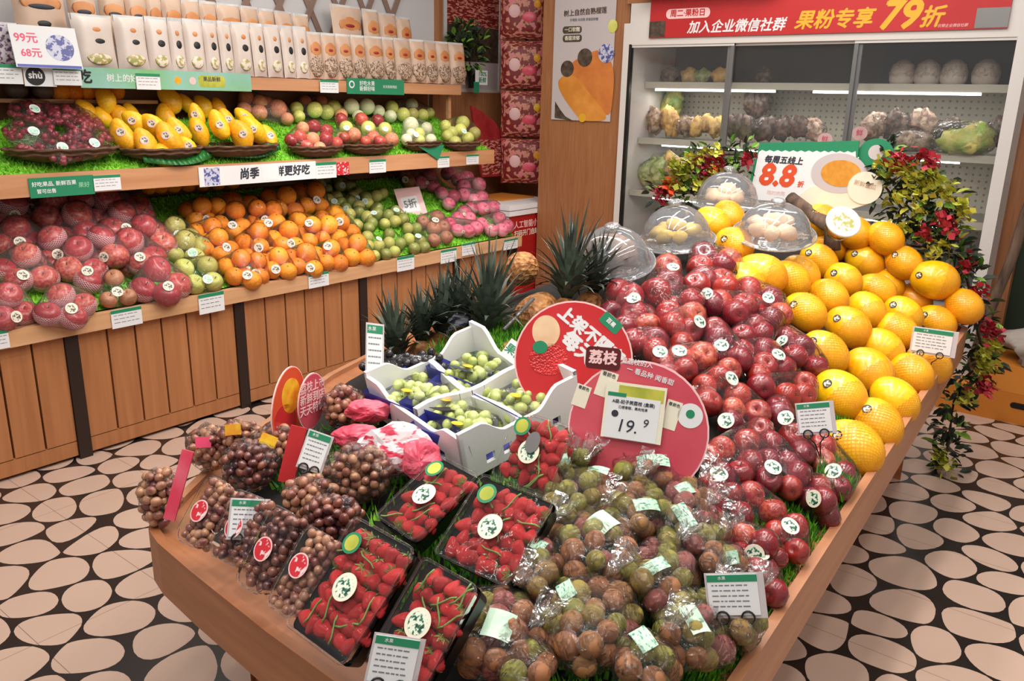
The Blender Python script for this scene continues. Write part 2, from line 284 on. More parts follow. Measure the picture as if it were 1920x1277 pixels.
def tag(o, label, cat, group=None, kind=None):
    if label: o['label'] = label; o['category'] = cat
    if group: o['group'] = group
    if kind: o['kind'] = kind
    return o
def frame(o, x, y, z=None):
    x = V(x).normalized(); y = V(y); y = (y-x*y.dot(x)).normalized(); z = x.cross(y)
    o = V(o); return Matrix(((x.x, y.x, z.x, o.x), (x.y, y.y, z.y, o.y), (x.z, y.z, z.z, o.z), (0, 0, 0, 1)))
def facing(p, yaw=0, tilt=0, roll=0):     # upright frame at p whose +Z looks level toward the shopper, turned / leaned back / rolled by degrees
    n = (EYE-V(p)); n.z = 0; n.normalize()
    n = Matrix.Rotation(radians(yaw), 3, 'Z')@n
    u = V((0, 0, 1)).cross(n); T = frame(p, u, (0, 0, 1))
    return T@Matrix.Rotation(radians(-tilt), 4, 'X')@Matrix.Rotation(radians(roll), 4, 'Z')
def align(p, n, spin=0, up=None):
    q = V(n).normalized().to_track_quat('Z', 'Y').to_matrix().to_4x4()
    return Matrix.Translation(V(p))@q@Matrix.Rotation(spin, 4, 'Z')
_txt = {}
def _glyphs(s, size, shear, align_, depth):
    cu = bpy.data.curves.new('lettering', 'FONT'); cu.body = s; cu.size = size; cu.align_x = align_; cu.align_y = 'CENTER'; cu.shear = shear; cu.extrude = depth; cu.resolution_u = 3
    o = bpy.data.objects.new('lettering', cu); C.objects.link(o)
    dg = bpy.context.evaluated_depsgraph_get(); me = bpy.data.meshes.new_from_object(o.evaluated_get(dg))
    bpy.data.objects.remove(o); bpy.data.curves.remove(cu); return me
def text_mesh(s, size, matname, bold=0.0, shear=0.0, depth=.0004, align_='CENTER'):
    key = (s, size, matname, bold, shear, align_)
    if key in _txt: return _txt[key]
    me = _glyphs(s, size, shear, align_, depth)
    if bold > .004:          # heavier strokes: the same outline laid over itself a hair to each side
        bm = bmesh.new(); e = bold*size*1.3
        for k, (dx, dy) in enumerate(((0, 0), (e, 0), (-e, 0), (0, e), (0, -e))):
            b0 = len(bm.verts); bm.from_mesh(me); bm.verts.ensure_lookup_table()
            for v in bm.verts[b0:]: v.co.x += dx; v.co.y += dy; v.co.z += k*.00002
        bm.to_mesh(me); bm.free()
    me.name = 'lettering'; me.materials.clear(); me.materials.append(MATS[matname]); _txt[key] = me; return me
def lettering(parent, s, size, matname, W, bold=.012, shear=0, name='lettering', align_='CENTER'):
    return part(name, text_mesh(s, size, matname, bold, shear, align_=align_), parent, W)
def sheet(name, parent, W, w_, h, matname, t=.0015, rounded=0, z=0):
    b = MB().use(matname)
    if rounded:
        pts = []
        for cx_, cy_, a0 in ((w_/2-rounded, h/2-rounded, 0), (-w_/2+rounded, h/2-rounded, 90), (-w_/2+rounded, -h/2+rounded, 180), (w_/2-rounded, -h/2+rounded, 270)):
            for i in range(5): a = radians(a0+i*22.5); pts.append((cx_+rounded*cos(a), cy_+rounded*sin(a)))
        b.prism(pts, z, z+t)
    else: b.box(-w_/2, w_/2, -h/2, h/2, z, z+t)
    return part(name, b.mesh(name), parent, W)
def disc(name, parent, W, r, matname, t=.0015, ry=None, z=0, n=40, label=None):
    b = MB().use(matname); ry = ry or r
    b.prism([(r*cos(2*pi*i/n), ry*sin(2*pi*i/n)) for i in range(n)], z, z+t)
    return part(name, b.mesh(name), parent, W, label)
ORD = ['first', 'second', 'third', 'fourth', 'fifth', 'sixth', 'seventh', 'eighth', 'ninth', 'tenth', 'eleventh', 'twelfth', 'thirteenth', 'fourteenth', 'fifteenth', 'sixteenth', 'seventeenth', 'eighteenth', 'nineteenth', 'twentieth']
def ordn(i, n, what):    # i-th of n counted from the left
    if n == 1: return 'only one'
    if i == 0: return 'leftmost'
    if i == n-1: return 'rightmost'
    return ORD[i]+' from left'
def rows(pts, band):     # group points into rows from the front (largest y) and give each "nth in row"
    idx = sorted(range(len(pts)), key=lambda i: -pts[i][1]); res = [None]*len(pts); rws = []
    for i in idx:
        if rws and rws[-1][0]-pts[i][1] < band: rws[-1][1].append(i)
        else: rws.append((pts[i][1], [i]))
    for r, (_, l) in enumerate(rws):
        l.sort(key=lambda i: pts[i][0])
        for k, i in enumerate(l): res[i] = (ordn(k, len(l), ''), 'front row' if r == 0 else 'back row' if r == len(rws)-1 else ORD[r]+' row')
    return res
# fruit meshes, one of each kind -----------------------------------------------------------------
_fm = {}
def fruit(kind, matname):
    key = (kind, matname)
    if key in _fm: return _fm[key]
    b = MB().use(matname)
    if kind == 'apple':
        prof = []
        for i in range(17):
            t = pi*i/16; r = sin(t)*(1+.06*cos(t)) ; z = -cos(t)*.9
            if i > 11: z -= .34*((i-11)/5)**2.2
            if i < 3: z += .12*((3-i)/3)**2
            prof.append((max(r, .002), z))
        b.lathe(prof, 20); b.use('stem_brown').tube([(0, 0, .5), (.03, 0, .72), (.08, .02, .9)], .035, 5)
    elif kind == 'orange':
        b.ball((0, 0, 0), 1, 20, 12, (1, 1, .93)); b.use('stem_brown').ball((0, 0, .93), .09, 6, 4, (1, 1, .3))
    elif kind == 'pear':
        prof = [(.002, -.86), (.3, -.92), (.62, -.84), (.88, -.55), (.98, -.1), (.9, .3), (.7, .62), (.46, .84), (.22, .9), (.002, .82)]
        b.lathe(prof, 18); b.use('stem_brown').tube([(0, 0, .8), (.05, 0, 1.05), (.12, .02, 1.2)], .035, 5)
    elif kind == 'ball': b.ball((0, 0, 0), 1, 16, 10)
    elif kind == 'lychee': b.ball((0, 0, 0), 1, 14, 9, (1, 1, 1.1))
    elif kind == 'mango':
        prof = [(.002, -1.35), (.3, -1.3), (.58, -1.1), (.85, -.6), (.95, -.1), (.88, .4), (.66, .9), (.4, 1.2), (.18, 1.33), (.002, 1.36)]
        b.lathe(prof, 18, Matrix.Diagonal((1, .82, 1, 1)))
        for p in b.v: p.x += .16*(p.z*p.z-.5)
    elif kind == 'melon': b.lathe([(max(sin(pi*i/16)*(1+.03*sin(2*pi*i/16)), .002), -1.22*cos(pi*i/16)) for i in range(17)], 24)
    elif kind == 'strawberry':
        b.lathe([(.002, -1.25), (.2, -1.18), (.45, -.85), (.68, -.4), (.82, .05), (.8, .4), (.6, .66), (.3, .72), (.002, .66)], 14)
        b.use('calyx')
        for k in range(7):
            a = 2*pi*k/7; d = V((cos(a), sin(a), 0)); s_ = V((-sin(a), cos(a), 0)); z = V((0, 0, 1))
            n = len(b.v); b.v += [z*.7, d*.4+s_*.17+z*.78, d*.85+z*.62, d*.4-s_*.17+z*.78]; b.face((n, n+1, n+2, n+3))
        b.tube([(0, 0, .7), (.05, .05, 1.1)], .05, 5)
    me = b.mesh(kind, smooth=True); _fm[key] = me; return me
def rand_rot(tilt=.6):
    return Matrix.Rotation(random.uniform(0, 2*pi), 4, 'Z')@Matrix.Rotation(random.uniform(-tilt, tilt), 4, 'X')@Matrix.Rotation(random.uniform(-tilt, tilt), 4, 'Y')
ICO = []
def _ico():
    bm = bmesh.new(); bmesh.ops.create_icosphere(bm, subdivisions=2, radius=1); ICO.extend([v.co.copy() for v in bm.verts]); bm.free()
_ico()
def hull(balls, matname, infl=1.05, noise_amt=0, name='film', cuts=0, extra=(), sq=(1, 1, 1)):
    bm = bmesh.new()
    for c, r in balls:
        for q in ICO: bm.verts.new(V(c)+V((q.x*sq[0], q.y*sq[1], q.z*sq[2]))*r*infl)
    for e in extra: bm.verts.new(V(e))
    r_ = bmesh.ops.convex_hull(bm, input=bm.verts)
    bmesh.ops.delete(bm, geom=list({g for g in r_['geom_interior']+r_['geom_unused'] if isinstance(g, bmesh.types.BMVert)}), context='VERTS')
    if noise_amt:
        le = [e for e in bm.edges if e.calc_length() > .02]
        bmesh.ops.subdivide_edges(bm, edges=le, cuts=cuts or 2, use_grid_fill=True)
        bmesh.ops.triangulate(bm, faces=bm.faces[:])
        for v in bm.verts:
            k = noise.noise(v.co*34)*noise_amt+noise.noise(v.co*90)*noise_amt*.4
            v.co += v.normal*k if v.normal.length > .1 else V((0, 0, 0))
    for f in bm.faces: f.smooth = True
    bmesh.ops.recalc_face_normals(bm, faces=bm.faces[:])
    me = bpy.data.meshes.new(name); bm.to_mesh(me); bm.free(); me.materials.append(MATS[matname]); return me
def sticker_on(parent, me, W, origin, tgt, r, ring='card_cream', mid='print_green', name='sticker', rect=None, label=None):
    # lies on the film surface where a line from origin toward tgt first meets it
    bvh = BVHTree.FromPolygons([W@v.co for v in me.vertices], [p.vertices for p in me.polygons])
    d = (V(tgt)-V(origin)).normalized(); hit = bvh.ray_cast(V(origin), d)
    if hit[0] is None: return None
    n = hit[1] if hit[1].dot(d) < 0 else -hit[1]
    n = (n-d*.35).normalized()
    u = V((0, 0, 1)).cross(n); u = u if u.length > .05 else V((1, 0, 0))
    T = frame(hit[0]+n*.0015, u, n.cross(u))@Matrix.Rotation(random.uniform(-.5, .5), 4, 'Z')
    b = MB()
    if rect:
        a, h = rect
        for i in range(4):
            x0, x1 = -a/2+a*i/4, -a/2+a*(i+1)/4; z0, z1 = -.16*x0*x0/a*3, -.16*x1*x1/a*3
            b.use(ring if i in (0,) else mid).quad((x0, -h/2, z0), (x1, -h/2, z1), (x1, h/2, z1), (x0, h/2, z0))
    else:
        N = 20; c = [(cos(2*pi*i/N), sin(2*pi*i/N)) for i in range(N)]
        b.use(ring).prism([(x*r, y*r) for x, y in c], 0, .0008); b.use(mid).prism([(x*r*.74, y*r*.74) for x, y in c], .0008, .0011)
    return part(name, b.mesh(name), parent, T, label)
def relax(pts, it=40, keep=.25):        # pts: [pos, r]; pushes overlapping fruit apart
    P = [V(p) for p, r in pts]; Q = [V(p) for p, r in pts]; R_ = [r for p, r in pts]
    for _ in range(it):
        for i in range(len(P)):
            for j in range(i):
                d = P[i]-P[j]; m = R_[i]+R_[j]
                if abs(d.x) < m and abs(d.y) < m and d.length < m:
                    if d.length < 1e-5: d = V((.001, 0, 0))
                    s_ = (m-d.length)*.5; d.normalize(); P[i] += d*s_; P[j] -= d*s_
        for i in range(len(P)): P[i] = P[i].lerp(Q[i], keep*.15)
    return P
def pack(name, label, cat, group, items, filmname='film', sticker=None, infl=1.05, srad=.02, smats=('card_cream', 'print_green'), namt=0, skind='sticker', sleeve=None):
    # items: (position, radius, kind, material, rotation, part name)
    c = sum((V(i[0]) for i in items), V())/len(items); zb = min(i[0].z-i[1] for i in items)
    root = thing(name, label, cat, (c.x, c.y, zb), group=group)
    for p, r, kind, mn, rot, pn in items:
        o_ = part(pn, fruit(kind, mn), root, Matrix.Translation(p)@rot@Matrix.Diagonal((r, r, r, 1)))
        if sleeve and random.random() < .8: part('foam_net', sleeve, o_, Matrix.Translation(p)@rot@Matrix.Diagonal((r, r, r, 1)))
    if filmname:
        me = hull([(i[0]-c, i[1]*(1.12 if i[2] in ('melon', 'mango') else 1)) for i in items], filmname, infl, namt, 'film_wrap')
        W = Matrix.Translation(c); part('film_wrap', me, root, W)
        if sticker is not None: sticker_on(root, me, W, EYE+(sticker-EYE)*.5, sticker, srad, *smats, name=skind)
    return root
# the pile on the table -----------------------------------------------------------------------
RIMA, RIMB = V((-.43, 1.25, .62)), V((-.56, 3.82, .70))
def xleft(y):
    k = ((.85, -1.76), (1.15, -1.92), (1.8, -2.2), (2.4, -2.34), (9, -2.34))
    for (a, p), (b, q) in zip(k[:-1], k[1:]):
        if y <= b: return p+(q-p)*(y-a)/(b-a)
    return -2.34
def hs(x, y):
    t = (y-1.25)/2.57; dr = -.43-.13*t-x; zr = .62+.08*t
    a = [zr+.02+.52*dr, .66+.24*(y-.82), 1.04+.12*(y-2.2), .66+.62*(x-xleft(y))]
    m = min(a); k = .035
    return m-k*math.log(sum(math.exp(-(v-m)/k) for v in a))
def hn(x, y):
    e = .01; return V((-(hs(x+e, y)-hs(x-e, y))/2/e, -(hs(x, y+e)-hs(x, y-e))/2/e, 1)).normalized()
def pile(px, py, lift=0):
    d = ray(px, py); t = .7
    while t < 6:
        p = EYE+d*t
        if p.z < hs(p.x, p.y)+lift: return p if p.y < 3.84 else on(px, py, 1, 3.80)
        t += .003
    return EYE+d*3
# slanted shelf beds -----------------------------------------------------------------------------
XF = -3.612
def low_z(x): return .635+.46*(-3.6-x)
LOWN = V((.46, 0, 1)).normalized()
def low(px, py, lift=0): return plane_hit(px, py, V((-3.6, 0, .635))+LOWN*lift, LOWN)
def mid_z(x): return 1.245+.4*(-3.87-x)
MIDN = V((.4, 0, 1)).normalized()
def mid(px, py, lift=0): return plane_hit(px, py, V((-3.87, 0, 1.245))+MIDN*lift, MIDN)
def grassy(name, pts_fn, nx, ny, matname, blade=.02, per=6, label=None):
    pass
# ------------------------------------------------------------------ the setting
def dots_mat():
    m, nt, b = newmat('perforated'); L = nt.links.new
    tc = nd(nt, 'ShaderNodeTexCoord'); sx = nd(nt, 'ShaderNodeSeparateXYZ'); L(tc.outputs['Object'], sx.inputs[0]); sq = []
    for k in ('X', 'Z'):
        a = nd(nt, 'ShaderNodeMath', operation='PINGPONG'); a.inputs[1].default_value = .019; L(sx.outputs[k], a.inputs[0])
        p = nd(nt, 'ShaderNodeMath', operation='POWER'); p.inputs[1].default_value = 2; L(a.outputs[0], p.inputs[0]); sq.append(p)
    s = nd(nt, 'ShaderNodeMath', operation='ADD'); L(sq[0].outputs[0], s.inputs[0]); L(sq[1].outputs[0], s.inputs[1])
    c = nd(nt, 'ShaderNodeMath', operation='LESS_THAN'); c.inputs[1].default_value = .007**2; L(s.outputs[0], c.inputs[0])
    mx = nd(nt, 'ShaderNodeMix', data_type='RGBA'); L(c.outputs[0], mx.inputs[0]); mx.inputs[6].default_value = lin((178, 174, 158)); mx.inputs[7].default_value = lin((124, 116, 104)); L(mx.outputs[2], b.inputs['Base Color']); MATS['perforated'] = m
dots_mat()
def struct(name, b, smooth=False): return tag(ob(name, b.mesh(name, smooth)), None, None, kind='structure')
def clip(poly, p, n):
    out = []
    for i in range(len(poly)):
        a, c = poly[i], poly[(i+1) % len(poly)]; da = (a[0]-p[0])*n[0]+(a[1]-p[1])*n[1]; dc = (c[0]-p[0])*n[0]+(c[1]-p[1])*n[1]
        if da <= 0: out.append(a)
        if da*dc < 0: t = da/(da-dc); out.append((a[0]+(c[0]-a[0])*t, a[1]+(c[1]-a[1])*t))
    return out
def floor():
    b = MB().use('floor_black').quad((-5, -1.5, 0), (2.5, -1.5, 0), (2.5, 6.5, 0), (-5, 6.5, 0)); b.use('pebble')
    rnd = random.Random(5); st = .195; P = {}
    for i in range(-22, 10):
        for j in range(-4, 32): P[i, j] = ((i+.5*(j % 2)+rnd.uniform(-.3, .3))*st, (j+rnd.uniform(-.3, .3))*st*.88)
    for (i, j), p in P.items():
        if not (-3.75 < p[0] < 1.3 and -.2 < p[1] < 5.3): continue
        poly = [(p[0]-.4, p[1]-.4), (p[0]+.4, p[1]-.4), (p[0]+.4, p[1]+.4), (p[0]-.4, p[1]+.4)]
        for a in range(-2, 3):
            for c in range(-2, 3):
                q = P.get((i+a, j+c))
                if q and (a or c):
                    d = (q[0]-p[0], q[1]-p[1]); l = sqrt(d[0]**2+d[1]**2); n = (d[0]/l, d[1]/l); poly = clip(poly, ((p[0]+q[0])/2-n[0]*.004, (p[1]+q[1])/2-n[1]*.004), n)
        # drop very short sides, then round the corners off
        for _ in range(1):
            q = []
            for k in range(len(poly)):
                a, c = poly[k], poly[(k+1) % len(poly)]
                if sqrt((a[0]-c[0])**2+(a[1]-c[1])**2) > .045: q.append(a)
            poly = q if len(q) > 2 else poly
        poly = [(((poly[k][0]+poly[(k+1) % len(poly)][0])/2), ((poly[k][1]+poly[(k+1) % len(poly)][1])/2), poly[(k+1) % len(poly)]) for k in range(len(poly))]
        cx_ = sum(q_[0] for q_ in poly)/len(poly); cy_ = sum(q_[1] for q_ in poly)/len(poly); poly = [(a, c, (v[0]+(cx_-v[0])*.05, v[1]+(cy_-v[1])*.05)) for a, c, v in poly]
        out = []
        for k in range(len(poly)):            # quadratic curve from side middle to side middle
            m0 = poly[k][:2]; c = poly[k][2]; m1 = poly[(k+1) % len(poly)][:2]
            for t in (0, .2, .4, .6, .8): out.append(((1-t)**2*m0[0]+2*t*(1-t)*c[0]+t*t*m1[0], (1-t)**2*m0[1]+2*t*(1-t)*c[1]+t*t*m1[1]))
        b.poly([(x, y, .0006) for x, y in out])
    struct('floor', b)
floor()
b = MB().use('white_wall').box(-4.6, -4.52, -.3, 5.75, 1.2, 3.1); b.use('brown_back').box(-4.6, -4.52, -.3, 5.75, 0, 1.2); struct('wall_left', b)
b = MB().use('wood_wall').box(-4.6, -3.73, 5.62, 5.7, 0, 3.1).box(-3.73, -3.02, 5.05, 5.7, 0, 3.1).box(-3.02, -.69, 5.0, 5.06, 2.2, 3.1).box(-3.02, 0.4, 5.8, 5.86, 0, 3.1).box(-.69, -.6, 5.22, 5.8, 0, 3.1); struct('wall_back', b)
b = MB().use('dark_green').box(-.6, .6, 5.3, 5.36, 0, 3.1); struct('wall_right', b)
# ------------------------------------------------------------------ the long display shelf on the left
Y0, Y1 = .35, 4.66
sh = thing('display_shelf', 'long wooden three-tier fruit display shelf along the left wall', 'shelf', (XF, 2.5, 0))
posts = [.686, 1.519, 2.352, 3.185, 4.0, 4.575]
for y in posts:
    part('post', MB().use('dark_post').box(XF-.04, XF+.012, y-.028, y+.028, 0, .6).mesh('post'), sh, label='dark brown upright')
part('cabinet_back', MB().use('dark_gap').box(-4.5, XF-.03, Y0, Y1-.02, .02, .575).mesh('cabinet_back'), sh)
for a, c in zip(posts[:-1], posts[1:]):
    b = MB().use('wood_plank'); y0, y1 = a+.03, c-.03; n = max(3, round((y1-y0)/.128)); st = (y1-y0)/n
    for i in range(n): b.box(XF-.025, XF, y0+i*st+(.0045 if i else 0), y0+(i+1)*st-(.0045 if i < n-1 else 0), .085, .6)
    b.box(XF-.025, XF, y0, y1, .018, .088); part('plank_panel', b.mesh('plank_panel'), sh)
b = MB().use('wood_rim').box(XF, XF+.04, Y0, Y1, .578, .65).box(XF-.03, XF, Y0, Y1, .60, .632); part('front_rim', b.mesh('front_rim'), sh)
b = MB().use('brown_back').poly([(XF-.0, Y0, .615), (XF-.0, Y1, .615), (-4.5, Y1, low_z(-4.5)-.02), (-4.5, Y0, low_z(-4.5)-.02)]).poly([(XF, Y1, .615), (XF, Y1, .45), (-4.5, Y1, .45), (-4.5, Y1, low_z(-4.5)-.02)]); part('sloping_bed', b.mesh('sloping_bed'), sh)
b = MB().use('wood_shelf').box(-3.87, -3.84, Y0, Y1, 1.142, 1.238).use('brown_back').box(-4.5, -3.87, Y0, Y1, 1.146, 1.17); part('middle_shelf', b.mesh('middle_shelf'), sh)
b = MB().use('wood_shelf').box(-4.5, -4.16, Y0, Y1, 1.607, 1.675); part('top_shelf', b.mesh('top_shelf'), sh)
b = MB().use('brown_back').box(-4.518, -4.49, Y0, Y1, .9, 1.62); part('back_panel', b.mesh('back_panel'), sh)
for y in (Y1-.06,): part('strut', MB().use('wood_shelf').box(-4.24, -4.215, y-.014, y+.014, 1.19, 1.607).mesh('strut'), sh)
def grass(name, label, x0, x1, y0, y1, zf, matname, n, h=.016, lift=0.0):
    b = MB().use(matname); r = random.Random(3)
    b.poly([(x0, y0, zf(x0)-.004+lift), (x1, y0, zf(x1)-.004+lift), (x1, y1, zf(x1)-.004+lift), (x0, y1, zf(x0)-.004+lift)])
    for _ in range(n):
        x, y = r.uniform(x0, x1), r.uniform(y0, y1); z = zf(x)-.004+lift; a = r.uniform(0, 2*pi); d = V((cos(a), sin(a), 0))*.006; t = V((r.uniform(-1, 1), r.uniform(-1, 1), 0))*.011
        p = V((x, y, z)); k = len(b.v); b.v += [p-d, p+d, p+t+V((0, 0, h*r.uniform(.6, 1.2)))]; b.face((k, k+1, k+2))
    return tag(ob(name, b.mesh(name)), label, 'grass mat', kind='stuff')
grass('grass_mat', 'bright green artificial grass under the oranges and apples on the lower tier', -4.44, -3.64, Y0, Y1-.01, low_z, 'grass', 26000)
grass('grass_mat', 'bright green artificial grass under the baskets on the middle tier', -4.4, -3.876, Y0, Y1-.01, lambda x: mid_z(x)-.012, 'grass', 15000)
# lattice screen on the left wall
lt = thing('lattice_screen', 'brown crossed lattice screen on the white wall above the top shelf', 'lattice', (-4.5, 4, 1.7))
b = MB().use('lattice_wood')
for i in range(-2, 14):
    y = 2.2+i*.235
    for s_ in (-1, 1):
        y_a, y_b = (y, y+s_*.52)
        ya, za, yb, zb = y_a, 1.66, y_b, 2.66
        lo_, hi_ = 2.0, 4.76
        if max(ya, yb) > hi_ or min(ya, yb) < lo_: continue
        d = V((0, yb-ya, zb-za)).normalized(); u = V((0, -d.z, d.y))*.019; x0 = -4.515 if s_ < 0 else -4.508
        for xx in (x0, ): b.poly([V((xx+.008, ya, za))-u, V((xx+.008, ya, za))+u, V((xx+.008, yb, zb))+u, V((xx+.008, yb, zb))-u][::1])
        b.poly([V((x0, ya, za))-u, V((x0, ya, za))+u, V((x0, yb, zb))+u, V((x0, yb, zb))-u][::-1])
        b.quad(V((x0, ya, za))-u, V((x0+.008, ya, za))-u, V((x0+.008, yb, zb))-u, V((x0, yb, zb))-u); b.quad(V((x0, ya, za))+u, V((x0, yb, zb))+u, V((x0+.008, yb, zb))+u, V((x0+.008, ya, za))+u)
part('slats', b.mesh('slats'), lt)
part('frame_post', MB().use('wood_wall').box(-4.52, -4.47, 4.76, 4.80, 1.6, 2.7).mesh('frame_post'), lt)
# window-like picture panel at the end of the left wall
wp = thing('picture_panel', 'tall picture panel in a white frame left of the hanging snack strip', 'poster', (-4.51, 5.2, 1.66))
b = MB().use('white_paint').box(-4.52, -4.495, 4.84, 4.875, 1.64, 2.7).box(-4.52, -4.495, 5.5, 5.535, 1.64, 2.7).box(-4.52, -4.5, 4.84, 5.535, 1.63, 1.655); part('frame', b.mesh('frame'), wp)
part('picture', MB().use('print_snack').box(-4.518, -4.506, 4.875, 5.5, 2.12, 2.7).use('durian_dark').box(-4.518, -4.506, 4.875, 5.5, 1.86, 2.12).use('poster_grey').box(-4.518, -4.506, 4.875, 5.5, 1.655, 1.86).mesh('picture'), wp)
b = MB().use('wood_wall').box(-4.52, -4.48, 4.7, 5.62, .0, 1.63); struct('trim_1', b)
# potted plant at the end of the top shelf
def leafy(name, pts, r, n, mats, size, seed=1, flat=.5):
    b = MB(); rn = random.Random(seed)
    for _ in range(n):
        c = V(rn.choice(pts)); q = V((rn.gauss(0, 1), rn.gauss(0, 1), rn.gauss(0, 1))).normalized()*r*(rn.random()**.4); p = c+q
        b.use(rn.choice(mats)); d = (q.normalized()+V((rn.uniform(-1, 1), rn.uniform(-1, 1), rn.uniform(-.6, .8)))*.7).normalized()
        s_ = d.cross(V((rn.uniform(-1, 1), rn.uniform(-1, 1), 1))).normalized(); u = s_.cross(d); l = size*rn.uniform(.6, 1.2); w_ = l*flat*.5
        k = len(b.v); b.v += [p, p+d*l*.35+s_*w_+u*l*.08, p+d*l*.75+s_*w_*.7+u*l*.02, p+d*l-u*l*.12, p+d*l*.75-s_*w_*.7+u*l*.02, p+d*l*.35-s_*w_+u*l*.08, p+d*l*.45-u*l*.06]
        for q_ in ((0, 1, 6), (1, 2, 6), (2, 3, 6), (3, 4, 6), (4, 5, 6), (5, 0, 6)): b.face([k+i for i in q_])
    return b.mesh(name)
pl = thing('trailing_plant', 'green trailing plant at the right end of the top shelf', 'plant', (-4.35, 4.78, 1.7))
p0 = on(868, 60, 0, -4.38); p1 = on(880, 110, 0, -4.38); p2 = on(858, 85, 0, -4.38)
part('leaves', leafy('leaves', [p0, p1, p2, on(890, 75, 0, -4.4)], .085, 260, ['leaf_dark', 'leaf_green', 'leaf_dark'], .07, 2), pl)
q = on(885, 160, 0, -4.4)
part('hanging_pot', MB().use('black_plastic').lathe([(.03, q.z-.02), (.06, q.z+.1), (.062, q.z+.11), (.05, q.z+.1), (.02, q.z)], 16, Matrix.Translation((q.x, q.y, 0))).mesh('hanging_pot', True), pl)
q = on(903, 145, 0, -4.3)
gs = thing('shelf_end_sign', 'small white and green sign hanging at the right end of the top shelf', 'sign', q)
part('card', MB().use('card_white').box(q.x-.004, q.x, q.y-.07, q.y+.07, q.z-.055, q.z+.05).mesh('card'), gs)
part('green_tab', MB().use('tag_green').box(q.x, q.x+.002, q.y-.09, q.y-.03, q.z-.115, q.z-.035).mesh('green_tab'), gs)
lettering(gs, '100%\n新鲜', .045, 'tag_green', frame((q.x+.001, q.y+.01, q.z), (0, 1, 0), (0, 0, 1)))
# strip of snack bags
st = thing('snack_bag_strip', 'vertical strip of four dark red snack bags hanging beside the wooden wall', 'snack bags', (-4.1, 5.3, .92))
part('hanging_tape', MB().use('black_plastic').box(-4.11, -4.08, 5.335, 5.34, .93, 2.5).mesh('hanging_tape'), st)
def pillow(b, w_, h, t, n=10):
    k = len(b.v)
    for s_ in (1, -1):
        for j in range(n+1):
            for i in range(n+1):
                x, y = i/n*2-1, j/n*2-1; z = t*max(0, (1-x**4))**.5*max(0, (1-y**4))**.5; b.v.append(V((x*w_/2*(1-.05*(1-y*y)), y*h/2*(1-.03*(1-x*x)), s_*z)))
    for s_ in (0, 1):
        o_ = k+s_*(n+1)**2
        for j in range(n):
            for i in range(n):
                a = o_+j*(n+1)+i; f = (a, a+1, a+n+2, a+n+1); b.face(f if s_ == 0 else f[::-1])
    return b
for i, (y0_, y1_) in enumerate(((-30, 72), (78, 165), (172, 255), (262, 342))):
    a, c = on(983, y0_, 1, 5.3), on(976, y1_, 1, 5.3); me = pillow(MB().use('print_snack'), .36, a.z-c.z+.02, .045).mesh('snack_bag', True)
    T = facing(((a.x+c.x)/2, 5.31, (a.z+c.z)/2), yaw=-6); o = part('snack_bag', me, st, T)
    b = MB().use('bag_red').box(-.18, .18, (a.z-c.z)/2-.03, (a.z-c.z)/2+.005, -.003, .003); part('seal', b.mesh('seal'), o, T)
    e = MB().use('gum_pink').ball((-.06, .0, .04), .05, 12, 6, (1, 1.1, .2)).use('bag_pink').ball((.05, -.04, .04), .06, 12, 6, (1, .7, .2)).use('yellow_label').ball((.1, .05, .036), .04, 12, 6, (1, 1, .2)); part('print', e.mesh('print', True), o, T)
# poster on the wooden wall
ps = thing('wall_poster', 'durian poster on the wooden wall left of the fridge', 'poster', (-3.4, 5.05, 1.45))
PW, PZ0, PZ1 = .5, 1.452, 2.27
T = frame((-3.375, 5.044, (PZ0+PZ1)/2), (1, 0, 0), (0, 0, 1))
sheet('sheet', ps, T, PW, PZ1-PZ0, 'poster_grey', .004)
def pp(px, py): q = on(px, py, 1, 5.04); return (q.x+3.375, q.z-(PZ0+PZ1)/2)
def chaikin(P, k=3):
    for _ in range(k): P = [q for i in range(len(P)) for q in ((P[i][0]*.75+P[(i+1) % len(P)][0]*.25, P[i][1]*.75+P[(i+1) % len(P)][1]*.25), (P[i][0]*.25+P[(i+1) % len(P)][0]*.75, P[i][1]*.25+P[(i+1) % len(P)][1]*.75))]
    return P
def ppoly(name, pix, mn, z, par=ps, lab=None):
    if name == 'durian_flesh': pix = chaikin(pix)
    return part(name, MB().use(mn).prism([pp(*q) for q in pix][::-1], .004, z).mesh(name), par, T, lab)
ppoly('durian_flesh', [(1040, 158), (1060, 138), (1080, 142), (1114, 185), (1146, 226), (1098, 228), (1084, 222)], 'poster_orange', .0062)
ppoly('durian_flesh', [(1068, 118), (1096, 104), (1122, 92), (1136, 100), (1152, 126), (1150, 180), (1143, 226), (1105, 184), (1068, 152)], 'poster_orange_b', .0056)
ppoly('dark_corner', [(1041, 190), (1050, 205), (1060, 218), (1075, 227), (1040, 221)], 'durian_dark', .005)
for cx_, cy_, r in ((1064, 129, .055), (1097, 108, .06), (1137, 100, .062)):
    x, y = pp(cx_, cy_); disc('round_inset', ps, T@Matrix.Translation((x, y, 0)), r, 'durian_dark' if cx_ < 1120 else 'print_blue', .0075)
x, y = pp(1092, 221); disc('yellow_dot', ps, T@Matrix.Translation((x, y, 0)), .03, 'gold', .008); x, y = pp(1149, 49); disc('small_fruit', ps, T@Matrix.Translation((x, y, 0)), .035, 'yellow_green', .006, .042)
x, y = pp(1097, 23); lettering(ps, '树上自然自熟榴莲', .044, 'durian_dark', T@Matrix.Translation((x, y, .005))@Matrix.Rotation(.03, 4, 'Z'), .02)
x, y = pp(1095, 37); lettering(ps, '好榴莲 自然熟 更香甜软糯', .02, 'ink_grey', T@Matrix.Translation((x, y, .005)))
